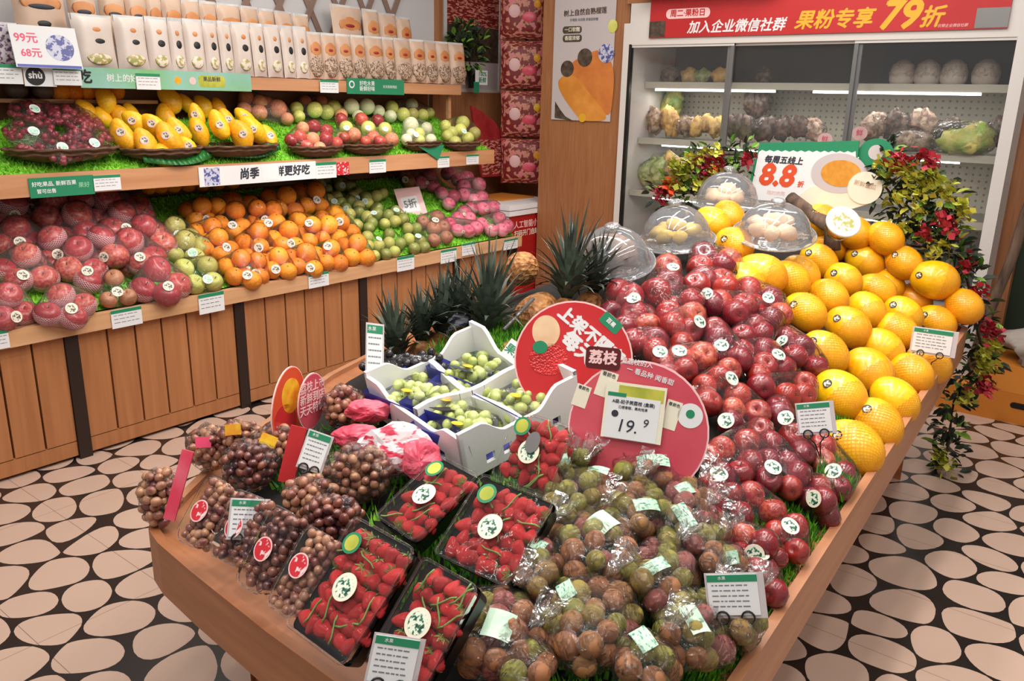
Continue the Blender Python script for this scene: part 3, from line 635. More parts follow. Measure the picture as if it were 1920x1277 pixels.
for cy_, s_ in ((56, '一口软糯'), (72, '香甜浓郁')):
    x, y = pp(1073, cy_); sheet('pill', ps, T@Matrix.Translation((x, y, 0)), .16, .048, 'durian_dark', .0052, rounded=.02); lettering(ps, s_, .032, 'card_cream', T@Matrix.Translation((x, y, .0056)))
# red and white chest in the corner
bn = thing('chest_freezer', 'small white-lidded red chest standing in the corner beside the long shelf', 'freezer', (-4.0, 5.05, 0))
X1 = -3.745
part('body', MB().use('white_plastic').box(-4.3, X1-.003, 4.725, 5.35, .02, .79).mesh('body'), bn)
part('red_front', MB().use('bin_red').box(X1-.003, X1, 4.727, 5.348, .02, .765).mesh('red_front'), bn, label='glossy red front panel')
b = MB().use('white_plastic').box(-4.31, X1+.012, 4.715, 5.36, .765, .8).box(-4.31, X1+.012, 4.715, 5.36, .806, .842).use('grey_metal').box(-4.3, X1, 4.725, 5.35, .8, .806); part('lid', b.mesh('lid'), bn)
part('cardboard_sheet', MB().use('carton').box(-4.28, -3.95, 4.9, 5.3, .842, .852).mesh('cardboard_sheet'), bn)
T = frame((X1+.0005, 5.0, .66), (0, 1, 0), (0, 0, 1)); lettering(bn, '人工智能小店', .058, 'paper_pink', T@Matrix.Translation((-.04, .03, 0))); lettering(bn, '扫码开门自助购物', .05, 'card_cream', T@Matrix.Translation((-.01, -.035, 0)))
disc('orange_picture', bn, T@Matrix.Translation((.15, -.24, 0)), .07, 'orange_print', .001, .1)
# ------------------------------------------------------------------ glass door fridge
fr = thing('display_fridge', 'tall white display fridge with sliding glass doors at the back', 'fridge', (-1.85, 5.4, 0))
FX0, FX1, FY = -3.03, -.69, 5.0
b = MB().use('white_paint').box(FX0, FX0+.045, FY, FY+.7, 0, 2.08).use('black_plastic').box(FX0+.045, FX0+.065, FY+.0, FY+.03, .2, 1.95); part('side_panel', b.mesh('side_panel'), fr)
part('side_panel', MB().use('white_paint').box(FX1-.06, FX1, FY, FY+.7, 0, 2.2).mesh('side_panel'), fr)
part('header', MB().use('white_paint').box(FX0+.045, FX1-.06, FY, FY+.68, 1.985, 2.2).box(FX0+.045, FX1-.06, FY+.0, FY+.04, 1.945, 1.985).mesh('header'), fr)
part('lower_panel', MB().use('white_paint').box(FX0+.045, FX1-.06, FY, FY+.66, 0, .52).mesh('lower_panel'), fr)
b = MB().use('perforated').box(FX0+.045, FX1-.06, FY+.66, FY+.68, .5, 1.73); b.use('fridge_dark').box(FX0+.045, -1.55, FY+.655, FY+.68, 1.73, 2.0); b.use('fridge_blue').box(-1.55, FX1-.06, FY+.655, FY+.68, 1.73, 2.0); part('back_panel', b.mesh('back_panel'), fr)
for i, (z, mn) in enumerate(((1.70, 'grey_metal'), (1.33, 'grey_metal'), (.98, 'grey_metal'), (.62, 'grey_metal'))):
    yf = FY+.25 if i == 0 else FY+.2 if i == 1 else FY+.12
    s_ = part('shelf', MB().use(mn).box(FX0+.05, FX1-.065, yf, FY+.65, z-.012, z+.012).use('fridge_in').box(FX0+.05, FX1-.065, yf-.012, yf, z-.02, z+.022).mesh('shelf'), fr)
    if i == 0:
        for a, c in ((-2.9, -2.06), (-1.82, -.91)): part('led_strip', MB().use('led').box(a, c, yf-.014, yf+.005, z-.036, z-.022).mesh('led_strip'), s_, label='lit white strip lamp')
    elif i < 3: part('led_strip', MB().use('led').box(-2.8, -.95, yf+.0, yf+.012, z-.03, z-.02).mesh('led_strip'), s_)
for i, (a, c, dy) in enumerate(((FX0+.06, -2.25, .012), (-2.3, -1.5, .03), (-1.54, FX1-.06, .012))):
    d = part('glass_door', MB().use('pane').box(a, c, FY+dy, FY+dy+.004, .53, 1.945).mesh('glass_door'), fr, label='clear sliding glass pane')
    b = MB().use('grey_metal')
    if i: b.box(a, a+.022, FY+dy-.004, FY+dy+.012, .53, 1.945)
    if i < 2: b.box(c-.022, c, FY+dy-.004, FY+dy+.012, .53, 1.945)
    b.box(a, c, FY+dy-.004, FY+dy+.012, .51, .535).use('white_paint').box(a, c, FY+dy-.006, FY+dy+.014, 1.93, 1.96); part('door_frame', b.mesh('door_frame'), d)
def blob(b, c, r, sq, seed, amt=.25, n=14, k=9):
    s0 = len(b.v); b.ball(c, r, n, k, sq)
    for v in b.v[s0:]:
        d = v-V(c); v += d.normalized()*r*amt*noise.noise(d/r*1.6+V((seed*3.1, seed, 0)))*2
def produce(px, py, y, w_, h, mn, nm, lab, cat, grp, seed):
    q = on(px, py, 1, y); t = thing(nm, lab, cat, (q.x, y, q.z), group=grp)
    b = MB().use(mn); r = random.Random(seed)
    for _ in range(5): blob(b, (q.x+r.uniform(-.3, .3)*w_, y+r.uniform(-.02, .03), q.z+h*r.uniform(.3, .6)), w_*.36, (1, .8, h/w_*1.1), seed+_, .3, 10, 7)
    part('produce', b.mesh('produce', True), t)
    part('film_wrap', hull([(V((q.x+dx*w_*.3, y, q.z+h*.45)), w_*.34) for dx in (-1, 0, 1)]+[(V((q.x, y, q.z+h*.75)), w_*.2)], 'film_crinkle', 1.08, .006, 'film_wrap'), t)
    return t
F2 = [(1197, 250, .16, .17, 'veg_c'), (1225, 248, .13, .19, 'veg_a'), (1252, 250, .13, .2, 'veg_b'), (1285, 253, .14, .14, 'veg_a'), (1312, 255, .13, .15, 'veg_b'), (1337, 258, .1, .14, 'veg_b'), (1375, 260, .14, .17, 'mush'), (1402, 261, .12, .17, 'mush'), (1432, 262, .14, .17, 'mush'), (1463, 262, .13, .16, 'mush'), (1492, 262, .12, .15, 'mush'), (1522, 264, .13, .14, 'veg_a'), (1640, 262, .15, .17, 'veg_a'), (1682, 262, .14, .18, 'mush'), (1725, 262, .14, .18, 'veg_a'), (1770, 266, .13, .14, 'mush'), (1868, 270, .14, .16, 'mush')]
nf = 0
LB = {'veg_c': 'pale green leafy vegetables', 'veg_a': 'pinkish brown vegetables', 'veg_b': 'orange and yellow vegetables', 'mush': 'dark brown mushrooms', 'veg_d': 'yellow and green vegetables'}
for i, (x, y, w_, h, mn) in enumerate(F2):
    produce(x, y, FY+.32, w_, h, mn, 'vegetable_bag', 'bag of %s, %s on the fridge middle shelf' % (LB[mn], ORD[i]+' from left' if i else 'leftmost'), 'vegetable bag', 'vegetable bags on the fridge middle shelf', i)
for i, (x, y, w_, h, mn) in enumerate([(1210, 205, .16, .1, 'veg_b'), (1255, 210, .15, .12, 'veg_d'), (1420, 205, .15, .1, 'mush')]):
    t = produce(x, y+14, FY+.52, w_, h+.12, mn, 'vegetable_bag', ['bag of orange vegetables standing behind the leftmost bags in the fridge', 'yellow green vegetable bag behind the front row of the fridge shelf', 'dark mushroom bag stacked on top behind the front row in fridge'][i], 'vegetable bag', 'vegetable bags behind the front row', 40+i)
for x_, z_ in ((-2.48, 1.66), (-1.36, 1.66), (-2.4, 1.29), (-1.4, 1.29)): lamp('fridge_led', 'AREA', (x_, FY+.34, z_), 1.3, .9, .05, col=(1, .97, .92))
t = produce(1800, 286, FY+.22, .26, .16, 'veg_d', 'vegetable_bag', 'large bag of yellow and green vegetables at fridge right', 'vegetable bag', None, 60)
t = produce(1705, 286, FY+.22, .2, .12, 'veg_a', 'vegetable_bag', 'clear tray of grey vegetables left of the yellow bag in the fridge', 'vegetable bag', None, 61)
for i, (x, y, w_, h, mn) in enumerate([(1219, 345, .16, .2, 'veg_c'), (1243, 348, .17, .22, 'veg_c'), (1262, 346, .16, .22, 'veg_b'), (1300, 345, .18, .2, 'veg_a')]):
    produce(x, y, FY+.26, w_, h, mn, 'vegetable_bag', ['bunch of white green leaves at the left of the lower fridge shelf', 'pale green cauliflower bag second from left on the lower fridge shelf', 'bag of orange vegetables behind the flowers on the lower fridge shelf', 'pinkish vegetable bag behind the domes on the lower fridge shelf'][i], 'vegetable bag', 'vegetable bags on the lower fridge shelf', 70+i)
for i, x in enumerate((1690, 1737, 1786, 1846)):
    q = on(x, 156, 1, FY+.42); t = thing('young_coconut', 'white trimmed coconut, %s on the top fridge shelf' % ordn(i, 4, ''), 'coconut', (q.x, FY+.42, 1.712), group='coconuts on the top fridge shelf')
    b = MB().use('coconut').lathe([(.002, 0), (.055, .0), (.07, .03), (.074, .075), (.06, .12), (.025, .145), (.002, .15)], 16, Matrix.Translation((q.x, FY+.42, 1.712))); part('husk', b.mesh('husk', True), t)
    part('film_wrap', hull([(V((q.x, FY+.42, 1.787)), .078)], 'film_crinkle', 1.0, .0, 'film_wrap'), t)
q = on(1905, 140, 1, FY+.42)
for i, (x, mn) in enumerate(((1255, 'mush'), (1290, 'veg_b'), (1315, 'veg_c'), (1348, 'veg_b'), (1430, 'mush'))):
    q = on(x, 160, 1, FY+.45); t = thing('fruit_carton', ['dark fruit pack at the left of the top fridge shelf', 'orange fruit pack second on the top fridge shelf', 'green fruit pack third on the top fridge shelf', 'brown orange fruit pack behind the first fridge door edge', 'dim brown pack in the dark middle of the top fridge shelf'][i], 'fruit pack', (q.x, FY+.45, 1.712))
    b = MB().use(mn); blob(b, (q.x, FY+.45, 1.712+.055), .055, (1.2, .8, 1), i); part('fruit', b.mesh('fruit', True), t)
for i, (x, y, yy) in enumerate(((1547, 262, FY+.22), (1612, 250, FY+.22))):
    q = on(x, y, 1, yy); t = thing('pink_round_tag', ['pink round tag above the green price board', 'pink round tag right of the green price board top'][i], 'tag', (q.x, yy, q.z)); T = frame((q.x, yy, q.z), (1, 0, 0), (0, 0, 1)); disc('face', t, T, .045, 'gum_pink', .004, .04); lettering(t, '鲜', .04, 'pink', T@Matrix.Translation((0, 0, .0045)))
# banner over the fridge
bnr = thing('promotion_banner', 'long red banner with white and yellow writing above the fridge', 'banner', (-1.9, 4.99, 1.985))
BX0, BX1, BZ0, BZ1 = -2.834, -.80, 1.985, 2.215
T = frame(((BX0+BX1)/2, 4.994, (BZ0+BZ1)/2), (1, 0, 0), (0, 0, 1)); sheet('panel', bnr, T, BX1-BX0, BZ1-BZ0, 'banner_red', .006)
def btext(s, px, py, size, mn, bold=.02, sh_=.25, rot=0):
    q = on(px, py, 1, 4.99); lettering(bnr, s, size, mn, T@Matrix.Translation((q.x-(BX0+BX1)/2, q.z-(BZ0+BZ1)/2, .0065))@Matrix.Rotation(rot, 4, 'Z'), bold, sh_)
q = on(1290, 25, 1, 4.99); pt = T@Matrix.Translation((q.x-(BX0+BX1)/2, q.z-(BZ0+BZ1)/2, 0)); sheet('pill', bnr, pt, .30, .058, 'paper_pink', .0075, rounded=.026); lettering(bnr, '周二·果粉日', .046, 'banner_red', pt@Matrix.Translation((0, 0, .008)), .02)
btext('加入企业微信社群', 1377, 50, .078, 'card_white', .018); btext('果粉专享', 1561, 38, .108, 'gold', .022); btext('79', 1684, 30, .20, 'gold', .03); btext('折', 1746, 34, .112, 'gold', .022); btext('仅限企业微信社群', 1786, 48, .018, 'paper_pink', .0)
for a, c, mn in ((-2.834, -2.72, 'durian_dark'), (-.95, -.80, 'grey_metal')): part('picture_patch', MB().use(mn).box(a, c, 4.986, 4.9875, BZ0+.005, BZ0+.10).mesh('picture_patch'), bnr)
lb = thing('menu_lightbox', 'lit white light box above the left of the red banner', 'light box', (-2.4, 4.93, 2.22))
part('case', MB().use('white_plastic').box(-2.86, -2.0, 4.9, 5.0, 2.225, 2.6).mesh('case'), lb); part('lit_face', MB().use('led').box(-2.84, -2.02, 4.896, 4.9, 2.24, 2.58).mesh('lit_face'), lb)
# right edge: cartons, cloth, bark
for i, (x0, z0, z1) in enumerate(((-.80, 0, .165), (-.585, .166, .31))):
    t = thing('cardboard_carton', ['orange cardboard carton on the floor right of the flower garland', 'upper orange cardboard carton with handle slot under the grey cloth'][i], 'carton', (x0+.3, 5.02, z0), group='stacked cartons at the right edge')
    part('box', MB().use('carton').box(x0, x0+.62, 4.86, 5.2, z0, z1).mesh('box'), t)
    a = x0+(.40 if i == 0 else .26); z = (z0+z1)/2+.02; b = MB().use('dark_gap').prism([(a+cx_*.035+(.017*cos(t_)), z+.016*sin(t_)) for cx_, t_ in [(1, radians(k)) for k in range(-90, 91, 30)]+[(-1, radians(k)) for k in range(90, 271, 30)]], -4.8605, -4.858, Matrix(((1, 0, 0, 0), (0, 0, -1, 0), (0, 1, 0, 0), (0, 0, 0, 1)))); part('handle_slot', b.mesh('handle_slot'), t)
cl = MB().use('cloth_grey'); blob(cl, (-.3, 5.0, .40), .16, (1.7, 1, .62), 7, .35, 24, 14); blob(cl, (-.15, 4.95, .46), .13, (1.3, 1, .7), 9, .4, 20, 12); tag(ob('crumpled_cloth', cl.mesh('crumpled_cloth', True)), 'crumpled grey bag lying on the cartons at the right edge', 'bag')
a, c = on(1852, 590, 1, 4.97), on(1925, 400, 1, 4.97)
b = MB().use('bark').tube([a-V((.03, 0, .3)), a, (a+c)/2+V((.015, 0, .02)), c, c+(c-a)*.6], [.026, .028, .026, .03, .03], 9); tag(ob('dry_branch', b.mesh('dry_branch', True)), 'brown dry branch leaning at the right edge beside the fridge', 'branch')
# ------------------------------------------------------------------ fruit packs on the lower tier
def packs_low(zoom_packs, rpx, kind, mn, nm, desc, cat, grp, filmname='film', topfirst=True, band=26, where='', liftk=1.0, srad=.024, smats=('card_cream', 'print_dark'), tilt=.9, mn2=None, toplift=.75, sleeve=None):
    packs_ = []; 
    for zk, cen, pts in zoom_packs:
        P = [zz(zk, *p) for p in pts]; c = (sum(p[0] for p in P)/len(P), sum(p[1] for p in P)/len(P)); packs_.append((c, P, zz(zk, *cen)))
    labs = rows([p[0] for p in packs_], band); allp = []; own = []
    for k, (c, P, cen) in enumerate(packs_):
        for i, p in enumerate(P):
            r0 = rpx/pxm(low(*p, .05)); lf = r0*liftk*(1+(toplift if (topfirst and i == 0 and len(P) > 2) else 0)); q = low(*p, lf); r = rpx/pxm(q)*random.uniform(.94, 1.06)
            allp.append([q, r]); own.append(k)
    pos = relax([[q, r*.96] for q, r in allp], 25, .8)
    for k, (c, P, cen) in enumerate(packs_):
        items = []
        for (q, r), p, o in zip(allp, pos, own):
            if o != k: continue
            rot = align((0, 0, 0), V((random.uniform(.2, 1.2), random.uniform(-.7, .4), 1))) if kind != 'ball' else rand_rot()
            items.append((p, r, kind, (mn2 if mn2 and random.random() < .4 else mn), rot, nm))
        pos_, row_ = labs[k]
        lab = '%s, %s in the %s%s' % (desc, pos_, row_, where) if len(packs_) > 1 else desc
        stk = low(cen[0]+random.uniform(-4, 4), cen[1]+6, .08) if k % 5 != 4 else None
        pack(nm+'_pack', lab, cat, grp, items, filmname, stk, srad=srad, smats=smats, sleeve=sleeve)
FOAM = MB().use('net_pink').lathe([(max(sin(pi*i/16), .02)*1.04, -.95*cos(pi*i/16)) for i in range(0, 11)], 22, None, True).mesh('foam_net', True)
AP = [('C', (180, 690), [(180, 575), (60, 690), (270, 740), (165, 730)]), ('C', (620, 660), [(550, 530), (510, 690), (690, 660), (600, 730)]), ('C', (1020, 560), [(930, 470), (890, 610), (1120, 570), (1000, 640)]),
      ('C', (900, 350), [(850, 275), (810, 410), (960, 400), (885, 440)]), ('C', (560, 370), [(560, 290), (500, 420), (670, 390), (580, 430)]), ('C', (150, 450), [(120, 380), (40, 500), (270, 480), (150, 520)]),
      ('C', (510, 930), [(440, 870), (350, 985), (590, 930), (470, 1000)]), ('C', (110, 990), [(80, 880), (20, 1030), (220, 970)]),
      ('C', (1200, 770), [(1130, 690), (1080, 810), (1260, 790), (1180, 830)]), ('C', (410, 230), [(400, 205), (360, 320), (430, 300)]), ('C', (100, 260), [(85, 240), (30, 330), (195, 310)]), ('C', (230, 210), [(220, 190), (270, 240)]),
      ('C', (620, 220), [(570, 200), (640, 270), (700, 330)]), ('C', (900, 220), [(770, 235), (850, 205), (940, 240), (1000, 300)]), ('C', (1090, 410), [(1040, 370), (1100, 430), (1145, 490)]), ('C', (420, 540), [(380, 480), (400, 580), (455, 560)]), ('C', (750, 560), [(740, 500), (720, 580), (785, 600)])]
packs_low(AP, 25, 'apple', 'apple_fuji', 'red_apple', 'foam-wrapped red apple pack', 'apple pack', 'foam-wrapped red apples on the lower tier', 'film_foam', where=' of shelf apples', sleeve=FOAM)
packs_low([('C', (850, 810), [(820, 735), (780, 890), (920, 870)])], 17, 'apple', 'apple_brown', 'brown_apple', 'small brownish apple pack between red apples near the rim', 'apple pack', None, 'film')
packs_low([('C', (1490, 720), [(1330, 670), (1480, 635), (1400, 770), (1530, 760)]), ('C', (1385, 530), [(1340, 480), (1440, 520), (1260, 560), (1420, 570)]), ('C', (1280, 400), [(1255, 385), (1225, 455), (1365, 440)])], 19, 'apple', 'pear_green', 'green_apple', 'yellow green apple pack', 'apple pack', 'yellow green apples beside the oranges', 'film', where=' beside the oranges', smats=('card_white', 'print_mint'))
OR = [('C', (1480, 290), [(1460, 240), (1350, 250), (1410, 320), (1510, 300)]), ('C', (1680, 330), [(1680, 260), (1610, 360), (1740, 350), (1660, 380)]), ('C', (1900, 290), [(1880, 260), (1850, 340), (1935, 330)]), ('C', (1640, 490), [(1570, 460), (1500, 520), (1580, 560), (1660, 520)]), ('C', (1850, 490), [(1860, 430), (1770, 500), (1890, 520), (1830, 550)]),
      ('C', (1790, 690), [(1750, 620), (1630, 650), (1710, 730), (1830, 720)]), ('C', (1650, 200), [(1580, 230), (1690, 185), (1790, 200)]), ('C', (1450, 440), [(1520, 370), (1430, 410), (1490, 465)]),
      ('D', (100, 340), [(80, 290), (20, 390), (110, 370)]), ('D', (210, 210), [(210, 180), (95, 190), (160, 265), (270, 270)]), ('D', (410, 180), [(410, 145), (310, 150), (350, 250), (440, 240)]), ('D', (20, 510), [(20, 430), (70, 540), (0, 560)]), ('D', (240, 480), [(220, 420), (180, 530), (280, 510), (130, 470)]),
      ('D', (360, 340), [(390, 390), (320, 420), (350, 500), (290, 350)]), ('D', (500, 500), [(510, 390), (450, 470), (560, 450), (460, 335)]), ('D', (590, 330), [(590, 370), (650, 420), (545, 300)]), ('D', (150, 660), [(140, 600), (100, 700), (200, 690), (60, 620)]), ('D', (370, 650), [(340, 585), (290, 660), (390, 660), (245, 600)]),
      ('D', (510, 500), [(520, 555), (480, 645), (570, 620), (425, 580)]), ('D', (690, 560), [(700, 520), (660, 600), (615, 520), (745, 590)]), ('D', (10, 690), [(0, 640), (10, 720), (-70, 690)])]
packs_low(OR, 17.5, 'orange', 'orange_peel', 'orange', 'clear-wrapped orange pack', 'orange pack', 'clear-wrapped oranges on the lower tier', 'film', band=24, where=' of the orange pile', smats=('card_white', 'print_dark'))
PL = [('D', (470, 75), [(430, 70), (480, 60), (490, 130)]), ('D', (600, 80), [(560, 65), (600, 110), (650, 125)]), ('D', (540, 190), [(500, 200), (545, 240), (560, 180), (590, 230)]), ('D', (620, 240), [(620, 265), (660, 215), (700, 240), (640, 300)]), ('D', (660, 330), [(690, 375), (760, 315), (720, 290), (650, 340)]), ('D', (760, 190), [(740, 180), (790, 230), (835, 175), (875, 160)]),
      ('D', (810, 270), [(800, 360), (850, 300), (780, 400), (820, 250)]), ('D', (960, 250), [(905, 310), (960, 350), (890, 370), (965, 280), (1020, 340)]), ('D', (840, 450), [(770, 460), (850, 520), (780, 520), (820, 590)]), ('D', (970, 440), [(920, 440), (1000, 505), (920, 500), (960, 560), (900, 580)]), ('D', (1120, 430), [(1060, 400), (1100, 400), (1060, 475), (1135, 490), (1095, 540), (1165, 530)]), ('D', (700, 170), [(670, 180), (700, 150)])]
packs_low(PL, 11.5, 'ball', 'plum_green', 'green_plum', 'green plum bag', 'plum bag', 'bags of green plums on the lower tier', 'film', topfirst=False, band=22, where=' right of the oranges', srad=.02, smats=('card_white', 'print_mint'), mn2='pear_green')
packs_low([('D', (1250, 320), [(1230, 390), (1290, 390), (1230, 480), (1320, 460), (1165, 360), (1255, 320)])], 13.5, 'apple', 'pomegranate', 'pomegranate', 'brown pomegranate pack between green plums and pink foam fruit', 'fruit pack', None, 'film_foam', topfirst=False)
packs_low([('D', (1040, 40), [(1030, 30), (1090, 20), (1055, 70)])], 13, 'apple', 'pomegranate', 'pomegranate', 'reddish brown fruit pack at the back above the leaning pink card', 'fruit pack', None, 'film', topfirst=False)
PK = [('D', (1200, 60), [(1200, 25), (1150, 85), (1225, 110)]), ('D', (1400, 50), [(1385, 55), (1340, 25), (1465, 45)]), ('D', (1480, 110), [(1435, 110), (1545, 95)]), ('D', (1500, 190), [(1490, 195), (1565, 185), (1440, 180)]), ('D', (1330, 180), [(1335, 230), (1385, 170), (1285, 150)]), ('D', (1580, 250), [(1565, 265), (1645, 255), (1500, 260)]),
      ('D', (1440, 280), [(1445, 285), (1400, 330), (1485, 335)]), ('D', (1620, 370), [(1570, 375), (1620, 400), (1685, 330)]), ('D', (1430, 400), [(1400, 405), (1460, 415), (1350, 375), (1520, 400)]), ('D', (1720, 390), [(1740, 385), (1690, 410)])]
packs_low(PK, 13.5, 'apple', 'pink_fruit', 'pink_fruit', 'pink foam-wrapped fruit pack', 'fruit pack', 'pink foam-wrapped fruit at the shelf end', 'film_foam', topfirst=False, band=18, where=' at the right shelf end', srad=.012, sleeve=FOAM)
# oranges in the shade at the back under the middle shelf
for i, px in enumerate((278, 300, 325, 352, 380, 408, 436)):
    q = on(px, 350-(px-278)*.06, 0, -4.3); o = tag(ob('loose_orange', fruit('orange', 'orange_peel'), None, Matrix.Translation(q)@Matrix.Scale(.045, 4)), 'loose orange at the back under the middle shelf, %s' % ordn(i, 7, ''), 'orange', 'loose oranges at the back of the lower tier')
# leaning pink card in the grass
q = low(770, 378, .05); t = thing('pink_price_card', 'pale pink price card leaning among the green plums and pink fruit', 'price card', q); T = frame(q, (.25, 1, .05), (-.55, .1, 1)); sheet('card', t, T, .2, .2, 'paper_pink', .003); sheet('white_panel', t, T@Matrix.Translation((-.01, -.02, .003)), .13, .11, 'card_white', .001); lettering(t, '5折', .07, 'ink_grey', T@Matrix.Translation((-.01, -.02, .0042)), .02)
# ------------------------------------------------------------------ baskets on the middle tier
def basket(px, py, rpx, lab, back=False, ry=.72):
    c = mid(px, py, .0); r = rpx/pxm(c); t = thing('wicker_basket', lab, 'basket', c, group='wicker baskets on the middle tier')
    b = MB().use('basket'); prof = [(r*.55, -.005), (r*.75, .01), (r*.95, .035), (r*1.0, .05), (r*.97, .055), (r*.9, .04), (r*.7, .018), (.002, .012)]
    A = Matrix.Translation(c)@Matrix.Diagonal((ry, 1, 1, 1)); b.lathe(prof, 36, A); part('weave', b.mesh('weave', True), t)
    k = MB().use('basket')
    for z_, rr in ((.05, 1.0), (.03, .93)): k.tube([A@V((r*rr*cos(2*pi*i/40), r*rr*sin(2*pi*i/40), z_+.003*sin(i*2.2))) for i in range(41)], .006, 6, False)
    part('rim', k.mesh('rim', True), t); return c, r, t
def fruit_heap(cen, items, name, desc, cat, grp, kind, mn, bag=None, stick=None, where=''):
    # items: zoomless px list (x, y, rpx, lift)
    labs = rows([(i[0], i[1]) for i in items], 12); fr_ = []
    for (x, y, rp, lf) in items: q = mid(x, y, lf); fr_.append([q, rp/pxm(q)])
    pos = relax([[q, r*.95] for q, r in fr_], 20, .8)
    if bag:
        its = [(p, r, kind, (mn if isinstance(mn, str) else mn[i % len(mn)]), rand_rot(.8), name) for i, ((q, r), p) in enumerate(zip(fr_, pos))]
        return pack(name+'_bag', desc, cat, grp, its, bag, mid(stick[0], stick[1], .08) if stick else None, srad=.02, smats=('card_white', 'print_mint'))
    for i, ((q, r), p) in enumerate(zip(fr_, pos)):
        rot = rand_rot(.4) if kind != 'mango' else align((0, 0, 0), V((-.35, -.25+random.uniform(-.3, .3), .62)))@Matrix.Rotation(random.uniform(0, 6), 4, 'Z')
        zb = p.z-r; t = thing(name, '%s, %s in the %s%s' % (desc, labs[i][0], labs[i][1], where), cat, (p.x, p.y, zb), group=grp)
        W = Matrix.Translation(p)@rot@Matrix.Diagonal((r, r, r, 1)); me = fruit(kind, mn if isinstance(mn, str) else mn[i % len(mn)]); part('flesh' if kind != 'mango' else 'skin', me, t, W)
        if stick: sticker_on(t, me, W, EYE+(p-EYE)*.7, p+V((0, random.uniform(-.3, .3)*r, random.uniform(0, .3)*r)), min(.02, r*.4), 'gum_pink', 'print_dark')
# back row first
for px, py, rp, lab in ((190, 214, 44, 'basket of mangoes at the back left of the middle tier'), (350, 208, 52, 'basket of mangoes behind the leafy mango trays'), (490, 214, 46, 'basket of peaches behind the red plum basket'), (588, 214, 44, 'basket of mixed yellow fruit at the back middle'), (672, 210, 42, 'basket of white melons at the back'), (762, 216, 46, 'basket of pale green fruit at the back right')):
    basket(px, py, rp, lab, ry=.6)
fruit_heap(0, [(168, 209, 17, .05), (199, 192, 19, .1), (195, 213, 16, .05), (219, 215, 17, .05), (243, 212, 16, .05)], 'mango', 'yellow mango', 'mango', 'mangoes at the back left', 'mango', 'mango_yellow', where=' of the back left basket')
fruit_heap(0, [(318, 192, 20, .09), (350, 195, 16, .08), (380, 199, 17, .07), (410, 203, 17, .06), (312, 214, 19, .04)], 'mango', 'yellow mango', 'mango', 'mangoes in the back middle basket', 'mango', 'mango_yellow', where=' of the back middle basket')
fruit_heap(0, [(465, 184, 14, .09), (485, 192, 14, .08), (458, 205, 14, .05), (486, 210, 15, .05), (518, 204, 17, .06), (505, 196, 12, .07), (534, 218, 12, .04)], 'peach', 'bag of pinkish peaches in the back basket above the mangoes', 'peach bag', None, 'ball', 'peach', 'film_foam', None)
fruit_heap(0, [(556, 204, 13, .06), (572, 190, 12, .08), (590, 206, 15, .07), (612, 210, 14, .05), (602, 190, 12, .08), (626, 202, 14, .06), (560, 218, 12, .04), (640, 216, 12, .05)], 'plum', 'bag of yellow green plums with red tops in the back middle', 'plum bag', None, 'ball', ['yellow_green', 'peach', 'yellow_green'], 'film', None)
fruit_heap(0, [(659, 200, 15, .08), (688, 200, 15, .08), (710, 209, 12, .05), (672, 218, 12, .05), (640, 214, 11, .04)], 'white_melon', 'small white melon', 'melon', 'small white melons at the back', 'ball', 'white_melon', where=' of the back basket of melons')
fruit_heap(0, [(735, 202, 13, .07), (772, 196, 12, .08), (790, 216, 12, .05), (755, 214, 13, .05), (732, 218, 12, .04), (776, 214, 12, .05), (806, 212, 10, .04)], 'green_pear', 'bag of pale green fruit at the back right of the middle tier', 'fruit bag', None, 'ball', ['yellow_green', 'white_melon', 'pear_green'], 'film', None)
# front row
FRB = [(120, 285, 102, 'large basket of bagged cherries at the left of the middle tier'), (305, 283, 80, 'basket with the first mango tray on the middle tier'), (442, 276, 88, 'basket with the second mango tray, right of the first'), (594, 277, 58, 'basket of red plums on the middle tier'), (690, 272, 58, 'basket of red and yellow fruit bags on the middle tier'), (790, 266, 46, 'basket of white pear bags on the middle tier'), (866, 266, 44, 'rightmost basket of yellow green fruit on the middle tier')]
for f in FRB: basket(f[0], f[1]+14, f[2], f[3], ry=.62)
for i, (x, y, w_, h_) in enumerate(((58, 246, 56, 42), (112, 276, 56, 32), (172, 268, 48, 40), (60, 204, 50, 26), (120, 212, 46, 26), (152, 234, 42, 30))):
    r = random.Random(i); its = []
    for k in range(34):
        a, d = r.uniform(0, 6.28), sqrt(r.random()); px, py = x+cos(a)*d*w_*.9, y+sin(a)*d*h_*.9; q = mid(px, py, .05+.05*(1-d)); its.append((q, 6.2/pxm(q), 'ball', 'cherry', Matrix(), 'cherry'))
    pack('cherry_bag', ['front left bag of dark cherries in the large basket', 'front middle bag of dark cherries with round label', 'front right bag of dark cherries with square label', 'back left bag of dark cherries in the large basket', 'back middle bag of dark cherries in the large basket', 'back right bag of dark cherries in the large basket'][i], 'cherry bag', 'cherry bags in the large basket', its, 'film_crinkle', mid(x+5, y, .1) if i < 4 else None, 1.1, .024, ('card_white', 'print_mint'), .004)
MG = [(235, 256, 24, .07), (282, 236, 22, .1), (315, 265, 25, .08), (260, 230, 18, .1), (333, 245, 20, .09), (275, 272, 22, .06), (300, 280, 20, .05), (350, 275, 18, .05)]
fruit_heap(0, MG, 'mango', 'yellow mango with pink sticker', 'mango', 'mangoes in the first tray', 'mango', 'mango_yellow', None, True, ' of the first tray')
MG2 = [(385, 235, 22, .09), (410, 242, 22, .09), (440, 248, 24, .09), (478, 245, 23, .08), (425, 225, 18, .11), (460, 222, 18, .1), (500, 255, 18, .05), (370, 225, 17, .1)]
fruit_heap(0, MG2, 'mango', 'yellow mango with pink sticker', 'mango', 'mangoes in the second tray', 'mango', 'mango_yellow', None, True, ' of the second tray')
